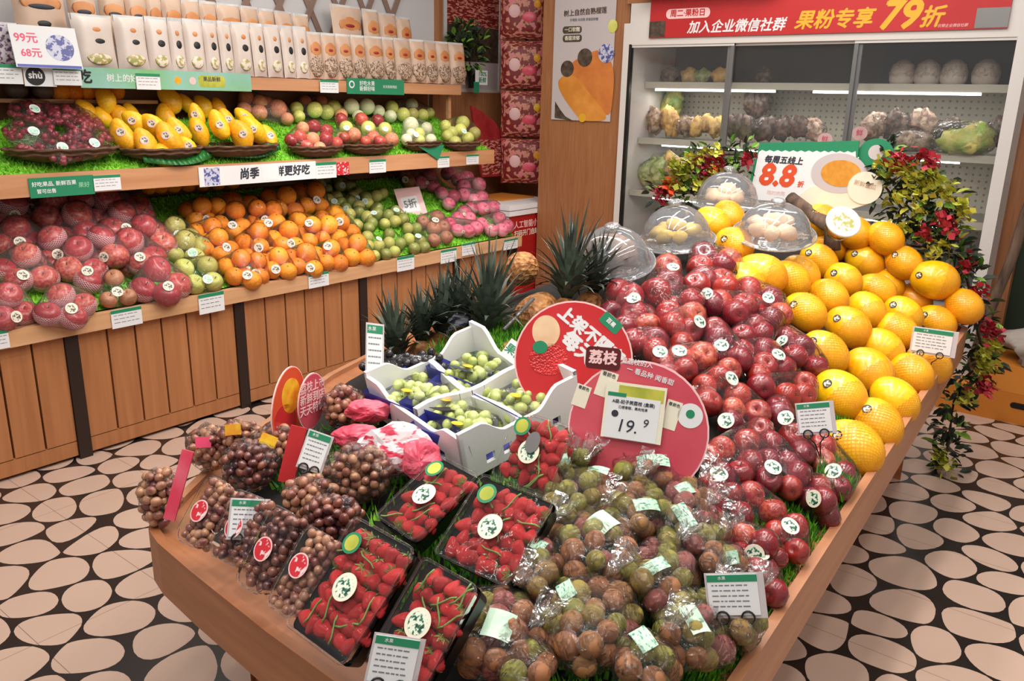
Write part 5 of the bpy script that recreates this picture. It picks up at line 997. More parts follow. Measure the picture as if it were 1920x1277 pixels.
# ------------------------------------------------------------------ boxes
def quadframe(cs, lift):
    best = None
    for k in range(-4, 15):          # how far the back edge is propped up so that the box is square
        P = [pile(x, y, lift+(k*.008 if i < 2 else 0)) for i, (x, y) in enumerate(cs)]; e1, e2 = (P[1]-P[0]+P[2]-P[3]).normalized(), (P[0]-P[3]+P[1]-P[2]).normalized(); d_ = abs(e1.dot(e2))+abs(k)*.004
        if best is None or d_ < best[0]: best = (d_, P)
    P = best[1]; c = sum(P, V())/4; u = (P[1]-P[0]+P[2]-P[3])/2; v = (P[0]-P[3]+P[1]-P[2])/2
    T = frame(c, u, v)
    if T.col[2].z < 0: T = frame(c, -u, v)
    return T, u.length, abs(v.dot(T.col[1].to_3d()))
def rrect(a, h, r_, n_=4): 
    pts = []
    for sx, sy, a0 in ((1, 1, 0), (-1, 1, 90), (-1, -1, 180), (1, -1, 270)):
        for i in range(n_+1): t_ = radians(a0+90*i/n_); pts.append((sx*(a/2-r_)+r_*cos(t_), sy*(h/2-r_)+r_*sin(t_)))
    return pts
def tub(b, outer, inner, z0, z1, zf):
    n_ = len(outer); k = len(b.v); b.v += [V((*p, z1)) for p in outer]+[V((*p, z0)) for p in inner]
    for i in range(n_): j = (i+1) % n_; b.face((k+i, k+j, k+n_+j, k+n_+i))
    b.face([k+n_+i for i in range(n_)]); return b
SB = [([(640, 958), (766, 1020), (655, 1264), (560, 1182)], .05, 'large strawberry box with curved green stems at the front left of the berries', 0), ([(823, 857), (897, 884), (775, 1022), (706, 960)], .05, 'strawberry box in front of the pink and white bags', 0), ([(906, 888), (1040, 942), (950, 1098), (812, 1036)], .05, 'strawberry box in the middle with two round stickers', 0),
      ([(968, 770), (1076, 802), (1026, 930), (922, 888)], .06, 'strawberry box leaning beside the white crate corner', 1), ([(800, 1042), (893, 1106), (792, 1300), (682, 1235)], .05, 'strawberry box with shiny film behind the front price tag', 0)]
for k, (cs, h, lab, cl_) in enumerate(SB):
    T, a, l = quadframe(cs, .045); t = thing('strawberry_box', lab, 'strawberry box', T=T@Matrix.Translation((0, 0, -h)), group='strawberry boxes on the island table')
    b = MB().use('clear_box' if cl_ else 'black_plastic'); tub(b, rrect(a, l, .012), rrect(a*.93, l*.95, .012), -h, -.002 if cl_ else -h*.35, 0)
    b.use('clear_box'); tub(b, rrect(a, l, .012), rrect(a*.96, l*.97, .012), -h*.35, 0, 0); part('tray', b.mesh('tray'), t, T)
    r = random.Random(k); ny = max(4, round(l/.031)); nx = max(3, round(a/.029))
    for j in range(ny):
        for i in range(nx):
            x, y = ((i+.5+(.22 if j % 2 else -.22))/nx-.5)*a*.86, ((j+.5)/ny-.5)*l*.88; rad = .0195*r.uniform(.85, 1.12)
            W = T@Matrix.Translation((x+r.uniform(-.003, .003), y, -rad*.95-r.uniform(.0, .008)))@Matrix.Rotation(r.uniform(0, 6.28), 4, 'Z')@Matrix.Rotation(radians(90+r.uniform(-35, 35)), 4, 'X')@Matrix.Scale(rad, 4)
            part('strawberry', fruit('strawberry', 'strawberry'), t, W)
    b = MB().use('calyx')
    for i in range(7):
        x, y, a0 = r.uniform(-.36, .36)*a, r.uniform(-.4, .4)*l, r.uniform(0, 6.28); d = V((cos(a0), sin(a0), 0)); s2_ = V((-sin(a0), cos(a0), 0)); b.tube([V((x, y, -.006))+d*.022*q_+s2_*.012*sin(q_*1.6) for q_ in (-1, -.5, 0, .5, 1)], .0018, 5)
    part('loose_stems', b.mesh('loose_stems', True), t, T, 'pale green stems')
    b = MB().use('clear_box'); N = 8; k0 = len(b.v)
    for j in range(N+1):
        for i in range(N+1): x, y = (i/N-.5)*a, (j/N-.5)*l; b.v.append(V((x, y, .003+.004*noise.noise(V((x*30, y*30, k)))*(1-abs(2*i/N-1)**6))))
    for j in range(N):
        for i in range(N): q_ = k0+j*(N+1)+i; b.face((q_, q_+1, q_+N+2, q_+N+1))
    b.use('clear_box').tube([(x, y, .001) for x, y in rrect(a, l, .012)+[rrect(a, l, .012)[0]]], .0028, 5, False)
    part('film_lid', b.mesh('film_lid', True), t, T)
    for (x, y, rr, ring, mid_) in ((-.28, .3, .021, 'tag_green', 'leaf_yellow'), (-.02, -.02, .026, 'card_cream', 'print_green')):
        if k == 4 and ring == 'tag_green': continue
        W = T@Matrix.Translation((x*a, y*l, .0065)); s_ = disc('sticker', t, W, rr, ring, .0006); disc('sticker_print', s_, W, rr*.74, mid_, .0004, z=.0006)
    if k == 3: W = T@Matrix.Translation((.0, .12*l, .008)); disc('plastic_spoon', t, W, .017, 'grey_metal', .002, .024)
GT = [([(393, 892), (431, 908), (370, 1030), (325, 1004)], 'grape_brown', 'grape punnet with red round sticker nearest the left corner of the table'), ([(440, 915), (506, 942), (448, 1062), (388, 1036)], 'grape_dark', 'grape punnet behind the front left price tag'), ([(512, 942), (558, 972), (490, 1115), (440, 1090)], 'grape_dark', 'grape punnet right of the front left price tag'), ([(577, 984), (622, 1010), (550, 1165), (496, 1128)], 'grape_brown', 'grape punnet with red sticker next to the large strawberry box')]
def grapes(n_, rad, gen, mn, name):
    b = MB().use(mn); P = []; t_ = 0
    while len(P) < n_ and t_ < n_*60:
        t_ += 1; p = gen()
        if all((p-q_).length > rad*1.55 for q_ in P): P.append(p)
    for p in P: b.ball(p, rad*random.uniform(.9, 1.1), 9, 6, (1, 1, random.uniform(1.05, 1.25)), rand_rot(1.5))
    return b.mesh(name, True)
for k, (cs, mn, lab) in enumerate(GT):
    T, a, l = quadframe(cs, .04); h = .045; t = thing('grape_punnet', lab, 'grape punnet', T=T@Matrix.Translation((0, 0, -h)), group='grape punnets along the front rim')
    part('tray', tub(MB().use('clear_box'), rrect(a, l, .018), rrect(a*.9, l*.93, .015), -h, 0, 0).mesh('tray'), t, T)
    part('grape_bunch', grapes(105, .0094, lambda: V((random.uniform(-.42, .42)*a, random.uniform(-.45, .45)*l, -.012-random.random()**2*.024)), mn, 'grape_bunch'), t, T)
    b = MB().use('clear_box').poly([(x, y, .002) for x, y in rrect(a*.98, l*.98, .018)]); b.tube([(x, y, .001) for x, y in rrect(a, l, .018)+[rrect(a, l, .018)[0]]], .003, 5, False); part('lid', b.mesh('lid'), t, T)
    W = T@Matrix.Translation((-.05*a, -.02*l if k != 3 else .05*l, .0045)); s_ = disc('sticker', t, W, .024, 'paper_pink', .0006); disc('sticker_print', s_, W, .021, 'print_red', .0005, z=.0006)
GB = [(300, 930, 40, 62, 'grape bag hanging over the left corner of the table'), (395, 838, 52, 44, 'grape bag second from the left corner, behind the pink strip card'), (468, 872, 58, 50, 'grape bag in front of the tall red orange card'), (450, 815, 40, 28, 'grape bag farthest back at the left edge'), (580, 930, 56, 42, 'grape bag below the tilted price tag'), (622, 968, 62, 44, 'dark grape bag behind the large strawberry box'), (672, 888, 72, 58, 'large grape bag left of the pink and white bags'), (645, 762, 40, 44, 'grape bag behind the pink oval sign'), (515, 835, 46, 44, 'grape bag beside the tall red orange card')]
for k, (cx_, cy_, rx, ry, lab) in enumerate(GB):
    cen = pile(cx_, cy_, .02); s_ = pxm(cen); A, B_, D_ = rx/s_, ry/s_, .04; t = thing('grape_bag', lab, 'grape bag', (cen.x, cen.y, cen.z-.05), group='bags of brown grapes on the island table')
    r = random.Random(k+9)
    def gen():
        while True:
            u_, v_, w_ = r.uniform(-1, 1), r.uniform(-1, 1), r.uniform(-1, 1)
            if u_*u_+v_*v_+w_*w_ < 1: return RT*u_*A*.85-DN*v_*B_*.85-FW*w_*D_+V((0, 0, 0))
    W = Matrix.Translation(cen); part('grape_bunch', grapes(85, .0115, gen, 'grape_brown' if k not in (5, 2) else 'grape_dark', 'grape_bunch'), t, W)
    part('film_bag', hull([(RT*A*.55*cos(a)-DN*B_*.55*sin(a), min(A, B_)*.5) for a in [2*pi*i/7 for i in range(7)]], 'film_crinkle', 1.0, .01, 'film_bag'), t, W)
    if k in (3, 8, 1): b = MB().use('yellow_label' if k != 1 else 'pink').box(-.02, .02, -.014, .014, 0, .002); part('paper_label', b.mesh('paper_label'), t, facing(cen-FW*.05+V((0, 0, .02)), r.uniform(-20, 20), 20, r.uniform(-40, 40)))
# ------------------------------------------------------------------ pink bags, cards
for k, (cx_, cy_, rx, ry, mn, lab) in enumerate(((745, 846, 74, 46, 'print_pinkbag', 'crumpled white bag with pink print in front of the white crate'), (690, 770, 40, 22, 'bag_pink', 'pink crumpled bag at the left corner of the white crate'), (790, 862, 34, 40, 'bag_pink', 'pink bag end beside the upper strawberry box'), (668, 820, 46, 22, 'bag_pink', 'flat pink bag lying over the grape bags'))):
    cen = pile(cx_, cy_, .03); s_ = pxm(cen); b = MB().use(mn); k0 = 0; b.ball((0, 0, 0), 1, 26, 16)
    for v in b.v:
        d = v.copy(); f = 1+.28*noise.noise(d*1.7+V((k*5, 0, 0)))+.16*abs(noise.noise(d*4.1)); v.x, v.y, v.z = (RT*d.x*rx/s_-DN*d.y*ry/s_-FW*d.z*.035)*f
    o = ob('paper_bag', b.mesh('paper_bag'), None, Matrix.Translation(cen)); tag(o, lab, 'bag', 'pink and white bags beside the crate')
def card_round(px, py, rpx, rpy, yaw, tilt, roll, mn, nm, lab, lift=.05, edge='paper_pink'):
    p = pile(px, py+rpy*.9, lift*.0)+V((0, 0, 0)); s_ = pxm(p); c = p-DN*(rpy*.9/s_); T = facing(c, yaw, tilt, roll); t = thing(nm, lab, 'sign', p)
    kx = 1/max(.25, cos(radians(yaw))); disc('edge', t, T, rpx/s_*kx+.003, edge, .003, rpy/s_+.003); disc('face', t, T, rpx/s_*kx, mn, .001, rpy/s_, z=.003); return t, T, s_
t, T, s_ = card_round(540, 762, 30, 74, 62, 0, -24, 'orange_print', 'oval_picture_sign', 'tall red and orange oval picture sign leaning left of the pink oval sign'); disc('picture_patch', t, T@Matrix.Translation((.0, .028, 0)), .05, 'yellow_label', .0008, .045, z=.004); disc('picture_patch', t, T@Matrix.Translation((-.01, -.035, 0)), .06, 'sign_red', .0008, .04, z=.004)

t, T, s_ = card_round(583, 752, 24, 52, 58, 0, -6, 'sign_pink', 'pink_oval_sign', 'pink oval sign with pale writing standing behind the grape bags'); lettering(t, '荔枝上市\n新鲜到店\n天天特价', .03, 'paper_pink', T@Matrix.Translation((0, .01, .005)))
for k, (a_, b_, w_, mn, lab) in enumerate((((352, 845), (316, 975), 22, 'bag_pink', 'narrow pink strip card standing at the left corner of the table'), ((560, 800), (535, 905), 30, 'sign_red', 'narrow red and yellow card stuck between the grape bags'))):
    p1 = pile(*b_, .02); s_ = pxm(p1); d = RT*((a_[0]-b_[0])/s_)+DN*((a_[1]-b_[1])/s_); c = p1+d*.5; x = d.normalized().cross(-FW).normalized()*-1; T = frame(c, x, d); t = thing('strip_card', lab, 'card', p1); sheet('card', t, T, w_/s_, d.length, mn, .006); sheet('white_patch', t, T@Matrix.Translation((0, -d.length*.1, .006)), w_/s_*.7, d.length*.22, 'card_white' if k == 0 else 'yellow_label', .0008); sheet('foot', t, T@Matrix.Translation((0, -d.length*.44, .006)), w_/s_*.95, d.length*.14, 'carton', .0008)
def stand_tag(cx_, cy_, w_, h_, yaw, tilt, roll, lab, clips=True, back='clear_box'):
    p = pile(cx_, cy_+h_*.5, .06); s_ = pxm(p); c = p-DN*(h_*.5/s_); T = facing(c, yaw, tilt, roll); W_, H_ = w_/s_, h_/s_; t = thing('price_tag', lab, 'price tag', pile(cx_, cy_+h_*.7))
    sheet('card', t, T, W_, H_, 'card_white', .002); sheet('green_header', t, T@Matrix.Translation((0, H_*.41, .002)), W_, H_*.17, 'tag_green', .0008); sheet('clear_holder', t, T@Matrix.Translation((W_*.04, -H_*.02, -.0015)), W_*1.18, H_*1.12, 'net_white' if False else 'poster_grey', .0012)
    b = MB().use('ink_grey'); r = random.Random(cx_)
    for k in range(5):
        y = H_*(.22-.13*k); x_ = -W_*.42
        while x_ < W_*.3: l = W_*r.uniform(.04, .14); b.box(x_, min(x_+l, W_*.42), y, y+H_*.03, .002, .0024); x_ += l+W_*.03
    part('fine_print', b.mesh('fine_print'), t, T); lettering(t, '水果', H_*.1, 'card_white', T@Matrix.Translation((-W_*.2, H_*.41, .003)), .0)
    if clips:
        for sx in (-.25, .25):
            b = MB().use('black_plastic').tube([(sx*W_+.011*cos(a), -H_*.56+.011*sin(a), .004) for a in [2*pi*i/14 for i in range(15)]], .0018, 5, False).tube([(sx*W_, -H_*.64, .004), (sx*W_*.3, -H_*.9, .0), (0, -H_*1.5, -.03)], .0018, 5); part('clip_ring', b.mesh('clip_ring', True), t, T)
stand_tag(464, 972, 62, 68, 10, 22, -14, 'price tag with green header clipped in front of the grape punnets'); stand_tag(590, 845, 44, 66, 20, 20, -30, 'tilted price tag between the grape bags at the back left'); stand_tag(738, 1238, 84, 84, 6, 20, -16, 'price tag leaning on the shiny strawberry box at the lower edge')
stand_tag(1375, 1115, 92, 74, -4, 20, 14, 'large price tag standing in front of the lychees by the right rim'); stand_tag(1527, 783, 58, 54, -4, 16, 15, 'price tag standing between the red apples and yellow melons'); stand_tag(1748, 640, 66, 44, -6, 8, 1, 'price tag standing on the right rim in front of the far melons'); stand_tag(702, 655, 34, 92, 35, 20, -16, 'dull silver price tag standing behind the left corner of the crate', False)
# ------------------------------------------------------------------ big round signs
p = pile(1075, 770); s_ = pxm(p); c = p-DN*(95/s_); R1 = 108/s_; T1 = facing(c, 2, 14, 0); t = thing('round_red_sign', 'round red lychee sign with white slanted writing behind the crate', 'sign', p)
disc('edge', t, T1, R1+.004, 'paper_pink', .003); disc('face', t, T1, R1, 'sign_red', .001, z=.003)
def loc1(px, py): return ((px-1075)/s_, -(py-672)/s_)
def put(t, T, fn, px, py, s, size, mn, rot, z=.0045, bold=.03, shear=0): x, y = fn(px, py); lettering(t, s, size, mn, T@Matrix.Translation((x, y, z))@Matrix.Rotation(radians(rot), 4, 'Z'), bold, shear)
put(t, T1, loc1, 1106, 626, '上架不隔夜', 30/s_, 'card_white', -38, bold=.04); put(t, T1, loc1, 1083, 650, '每天', 36/s_, 'card_white', -40, bold=.04)
x, y = loc1(1142, 600); sheet('green_tab', t, T1@Matrix.Translation((x, y, .004))@Matrix.Rotation(radians(-40), 4, 'Z'), 42/s_, 24/s_, 'tag_green', .0008, rounded=.006); put(t, T1, loc1, 1142, 600, '百果', 10/s_, 'card_white', -42, .0052)
for (px, py, rx, ry, mn) in ((1022, 620, 26, 30, 'cut_peach'), (1028, 672, 36, 30, 'strawberry'), (1012, 650, 14, 12, 'tag_green')): x, y = loc1(px, py); disc('fruit_picture', t, T1@Matrix.Translation((x, y, 0)), rx/s_, mn, .001+(rx < 20)*.001, ry/s_, z=.004)
p = pile(1195, 905); s2 = pxm(p); c = p-DN*(98/s2); R2 = 128/s2; T2 = facing(c, -4, 14, 0); t = thing('round_pink_sign', 'round pink lychee sign holding the 19.9 price card behind the lychee bags', 'sign', p)
def loc2(px, py): return ((px-1195)/s2, -(py-806)/s2)
disc('edge', t, T2, R2+.004, 'paper_pink', .003); disc('face', t, T2, R2, 'sign_pink', .001, z=.003)
x, y = loc2(1120, 677); B2 = T2@Matrix.Translation((x, y, .002)); sheet('dark_badge', t, B2, 66/s2, 42/s2, 'sign_darkred', .004, rounded=.01); lettering(t, '荔枝', 27/s2, 'paper_pink', B2@Matrix.Translation((0, 0, .0045)), .03)
put(t, T2, loc2, 1184, 680, '爱荔枝的人', 12/s2, 'card_white', -5, bold=.01); put(t, T2, loc2, 1210, 702, '一 看品种 闻香甜', 12/s2, 'card_white', -12, bold=.01)
for (px, py, w_, h_, ro) in ((1085, 752, 28, 42, -14), (1130, 725, 34, 50, -14), (1255, 770, 28, 54, -12)): x, y = loc2(px, py); W = T2@Matrix.Translation((x, y, .004))@Matrix.Rotation(radians(ro), 4, 'Z'); sheet('white_panel', t, W, w_/s2, h_/s2, 'card_cream', .0008); lettering(t, '看颜色', w_/s2*.26, 'ink_dark', W@Matrix.Translation((0, h_/s2*.36, .001)), .0)
x, y = loc2(1289, 768); disc('white_seal', t, T2@Matrix.Translation((x, y, .004)), 23/s2, 'card_white', .0008); disc('green_dot', t, T2@Matrix.Translation((x, y+.004, .0048)), 8/s2, 'tag_green', .0006)
x, y = loc2(1186, 772); PC = T2@Matrix.Translation((x, y, .012))@Matrix.Rotation(radians(-2), 4, 'Z'); pc = thing('price_card', 'white 19.9 price card with yellow top on the pink round sign', 'price card', T=PC)
sheet('backing', pc, PC, 112/s2, 106/s2, 'card_cream', .002); sheet('yellow_top', pc, PC@Matrix.Translation((10/s2, 36/s2, .002)), 84/s2, 24/s2, 'leaf_yellow', .0006); sheet('card', pc, PC@Matrix.Translation((-2/s2, -12/s2, .002)), 98/s2, 80/s2, 'card_white', .001); sheet('green_tab', pc, PC@Matrix.Translation((-34/s2, 30/s2, .003)), 34/s2, 7/s2, 'tag_green', .0006)
lettering(pc, '19.', 34/s2, 'ink_dark', PC@Matrix.Translation((-10/s2, -28/s2, .0034)), .0, .15); lettering(pc, '9', 22/s2, 'ink_dark', PC@Matrix.Translation((24/s2, -18/s2, .0034)), .0, .15); lettering(pc, 'A级-妃子笑荔枝 (盒装)', 8/s2, 'ink_dark', PC@Matrix.Translation((-2/s2, 17/s2, .0034)), .01); lettering(pc, '口感香甜，果肉饱满', 6/s2, 'ink_dark', PC@Matrix.Translation((-2/s2, 7/s2, .0034)), .0); disc('round_mark', pc, PC@Matrix.Translation((-34/s2, -6/s2, .003)), 6.5/s2, 'ink_dark', .0005)
q = pile(985, 712, .02)-DN*(35/700); t = thing('white_card', 'small white card with green writing between the crate and the round red sign', 'card', q); T = facing(q, 10, 25, -38); sheet('card', t, T, .13, .055, 'card_white', .002); lettering(t, '果品鲜', .03, 'tag_green', T@Matrix.Translation((-.02, 0, .0025)))
# ------------------------------------------------------------------ white crate
L_, F_, R_ = pile(692, 742, .02), pile(868, 868, .02), pile(1052, 735, .02); u = L_-F_; v = R_-F_; CT = frame(F_, u, v)
if CT.col[2].z < 0: CT = Matrix(CT); 
Ua, Vb = u.length, v.dot(CT.col[1].to_3d()); flip = CT.col[2].z < 0
def CP(a, c, z): n_ = CT.col[2].to_3d()*(-1 if flip else 1); return F_+CT.col[0].to_3d()*a+CT.col[1].to_3d()*c+n_*(z-.055)
cr = thing('white_crate', 'white plastic fruit crate with raised corners holding packs of green grapes', 'crate', F_)
def wall(p0, p1, inn, slots, name, corner=.075):
    # p0->p1 along the wall; profile with raised ends
    N = 28; b = MB().use('white_plastic'); L2 = (p1-p0).length; d = (p1-p0).normalized(); up = CT.col[2].to_3d()*(-1 if flip else 1); th = inn.normalized()*.011
    prof = []
    for i in range(N+1):
        s__ = i/N*L2; e = min(s__, L2-s__); k = 1 if e < .06 else max(0, 1-(e-.06)/.07); k = k*k*(3-2*k); prof.append((s__, .085+corner*k))
    z0 = 0
    bands = [(0, .02), (.02, .045), (.045, None)] if slots else [(0, None)]
    for (za, zb_) in bands:
        for i in range(N):
            if slots and za == .02 and i % 4 in (1, 2) and 3 < i < N-3: continue
            (s0, h0), (s1, h1) = prof[i], prof[i+1]; t0, t1 = (zb_ or h0), (zb_ or h1)
            A = [p0+d*s0+up*za, p0+d*s1+up*za, p0+d*s1+up*t1, p0+d*s0+up*t0]; B_ = [q_+th for q_ in A]; b.quad(*A); b.quad(*B_[::-1]); b.quad(A[3], A[2], B_[2], B_[3]); b.quad(A[0], B_[0], B_[1], A[1])
            if slots: b.quad(A[0], A[3], B_[3], B_[0]); b.quad(A[1], B_[1], B_[2], A[2])
    part(name, b.mesh(name), cr)
c00, c10, c11, c01 = CP(0, 0, 0), CP(Ua, 0, 0), CP(Ua, Vb, 0), CP(0, Vb, 0)
wall(c00, c10, c01-c00, True, 'side_wall', .03); wall(c00, c01, c10-c00, True, 'side_wall', .045); wall(c10, c11, c00-c10, False, 'side_wall', .045); wall(c01, c11, c00-c01, False, 'side_wall', .06)
part('crate_floor', MB().use('white_plastic').quad(c00, c10, c11, c01).mesh('crate_floor'), cr)
for (a0, a1, z_) in (((.5, .02), (.42, .98), .10), ((.02, .48), (.98, .52), .085)):
    P = [CP(Ua*(a0[0]+(a1[0]-a0[0])*i/10)+.012*sin(i*.9), Vb*(a0[1]+(a1[1]-a0[1])*i/10)+.012*sin(i*.7+1), 0) for i in range(11)]; up = CT.col[2].to_3d()*(-1 if flip else 1); b = MB().use('white_plastic')
    for p, q_ in zip(P[:-1], P[1:]):
        w2 = (q_-p).cross(up).normalized()*.008; h0 = up*z_; b.quad(p-w2, q_-w2, q_-w2+h0, p-w2+h0); b.quad(p+w2, p+w2+h0, q_+w2+h0, q_+w2); b.quad(p-w2+h0, q_-w2+h0, q_+w2+h0, p+w2+h0)
    part('foam_divider', b.mesh('foam_divider'), cr)
up = CT.col[2].to_3d()*(-1 if flip else 1)
for k, (a, c, lab) in enumerate(((.78, .24, 'green grape pack at the left corner of the white crate'), (.24, .74, 'green grape pack at the right of the white crate'), (.26, .24, 'green grape pack with black label at the front corner of the crate'), (.74, .76, 'green grape pack with dark blue label at the back of the crate'), (.52, .36, 'green grape pack bulging in the middle of the crate'))):
    cen = CP(Ua*a, Vb*c, .05); t = thing('green_grape_pack', lab, 'grape pack', CP(Ua*a, Vb*c, .004), group='green grape packs in the white crate')
    T = frame(cen, CT.col[0].to_3d(), up.cross(CT.col[0].to_3d())); T = T@Matrix.Rotation(random.uniform(-.3, .3), 4, 'Z'); sx, sy = Ua*.44, Vb*.44
    T = Matrix(T); part('blue_card', MB().use('blue_tray').box(-sx/2, sx/2, -sy/2, sy/2, -.04, -.036).quad((-sx/2, sy/2, -.04), (sx/2, sy/2, -.04), (sx/2, sy/2+.012, .04), (-sx/2, sy/2+.012, .04)).quad((sx/2, -sy/2, -.04), (sx/2, sy/2, -.04), (sx/2+.012, sy/2, .03), (sx/2+.012, -sy/2, .03)).mesh('blue_card'), t, T)
    part('grape_bunch', grapes(34, .0145, lambda: V((random.gauss(0, .17)*sx, random.gauss(0, .2)*sy, random.uniform(-.02, .03))), 'grape_green', 'grape_bunch'), t, T)
    part('film_wrap', hull([(V((i*sx*.22, j*sy*.26, .0)), .035) for i in (-1, 1) for j in (-1, 1)], 'film', 1.0, .004, 'film_wrap'), t, T)
    disc('yellow_label', t, T@Matrix.Translation((-.01, sy*.2, .041))@Matrix.Rotation(.3, 4, 'X'), .016, 'yellow_label', .001, .012)
    if k in (2, 3): sheet('dark_label', t, T@Matrix.Translation((sx*.3 if k == 2 else -.01, .0 if k == 2 else sy*.36, .044))@Matrix.Rotation(.5, 4, 'X'), .034 if k == 2 else .07, .075 if k == 2 else .03, 'ink_black' if k == 2 else 'fridge_blue', .001)
# ------------------------------------------------------------------ pineapples, black grapes, blue bag, stick
def pineapple(bx, by, tx, ty, lab, br=.055, bl=.15, nl=40, lean=0, crown=True, lift=.0):
    p = pile(bx, by, lift); s_ = pxm(p); d = (RT*(tx-bx)+DN*(ty-by))/s_; h = d.length; d.normalize(); d = (d-FW*lean).normalized(); t = thing('pineapple', lab, 'pineapple', p-d*bl, group='pineapples at the back left of the island table')
    b = MB().use('pineapple_skin'); A = align(p-d*bl*.5, d); b.lathe([(br*max(.02, sin(pi*(i+.6)/13.2)**.55), (i/12-.5)*bl) for i in range(13)], 20, A); part('body', b.mesh('body', True), t)
    if not crown: return
    b = MB().use('pineapple_leaf'); r = random.Random(bx); q = d.to_track_quat('Z', 'Y')
    for k in range(nl):
        f = k/nl; a = k*2.4; spread = 1.0*(1-f)+.06; l = h*(.75+.4*f)*r.uniform(.8, 1.12); w_ = .015*(1-.3*f); pts = []
        for s__ in range(6):
            u_ = s__/5; th = spread*(.55+.75*u_); rad = l*u_*sin(min(th, 1.5)); zz_ = l*u_*cos(th)-.02*u_*u_*(1-f); pts.append((q@V((cos(a)*(rad+.008), sin(a)*(rad+.008), zz_+f*.03)))+p)
        sd = q@V((-sin(a), cos(a), 0))
        for s__ in range(5):
            w0, w1 = w_*(1-s__/5)**.7, w_*(1-(s__+1)/5)**.7; b.quad(pts[s__]-sd*w0, pts[s__]+sd*w0, pts[s__+1]+sd*w1, pts[s__+1]-sd*w1)
    part('leaf_crown', b.mesh('leaf_crown', True), t)
pineapple(748, 668, 732, 570, 'leftmost pineapple with dark pointed crown', nl=64, lift=.0)
pineapple(790, 640, 790, 552, 'dark pineapple crown second from the left beside the black grapes', nl=60, lift=.0)
pineapple(825, 625, 840, 525, 'third pineapple crown from the left behind the crate corner', nl=64, lift=.0); pineapple(868, 612, 862, 510, 'small pineapple crown left of the tallest crown', nl=60, lift=.0)
pineapple(912, 622, 928, 470, 'pineapple with the tallest crown left of the golden pineapple', .06, .15, 80, lift=.0); pineapple(1062, 560, 1082, 418, 'pineapple crown beside the left dome', .06, .15, 80, lift=.0); pineapple(1112, 548, 1135, 455, 'dark pineapple crown behind the top of the round red sign', .06, .15, 70, lift=-.02)
pineapple(1030, 555, 1075, 480, 'golden brown pineapple lying behind the round red sign', .075, .20, 40, -.2, False, .02); pineapple(1000, 482, 1020, 462, 'golden pineapple without crown in front of the red chest', .062, .12, 30, -.1, False, .06); pineapple(968, 640, 985, 560, 'brown pineapple left of the round red sign edge', .06, .15, 30, -.1, False, .0)
cen = pile(770, 690, .02); t = thing('black_grape_bag', 'bag of shiny black grapes left of the white crate', 'grape bag', (cen.x, cen.y, cen.z-.05)); W = Matrix.Translation(cen); part('grape_bunch', grapes(70, .0125, lambda: RT*random.gauss(0, .045)-DN*random.gauss(0, .018)-FW*random.uniform(-.03, .03), 'grape_black', 'grape_bunch'), t, W); part('film_bag', hull([(RT*x*.06, .04) for x in (-1, 0, 1)], 'smoke_film', 1, .01, 'film_bag'), t, W)
cen = pile(858, 600, .03); t = thing('blue_print_bag', 'small blue and white printed bag behind the crate corner', 'bag', cen); part('pouch', pillow(MB().use('print_blue'), 50/pxm(cen), 30/pxm(cen), .015).mesh('pouch', True), t, facing(cen, 0, 30, 20))
a, c = pile(945, 618, .03), pile(1000, 560, .05); tag(ob('thin_stick', MB().use('grey_metal').tube([a, c], .006, 8).mesh('thin_stick', True)), 'thin grey stick lying over the pineapples left of the red sign', 'stick')
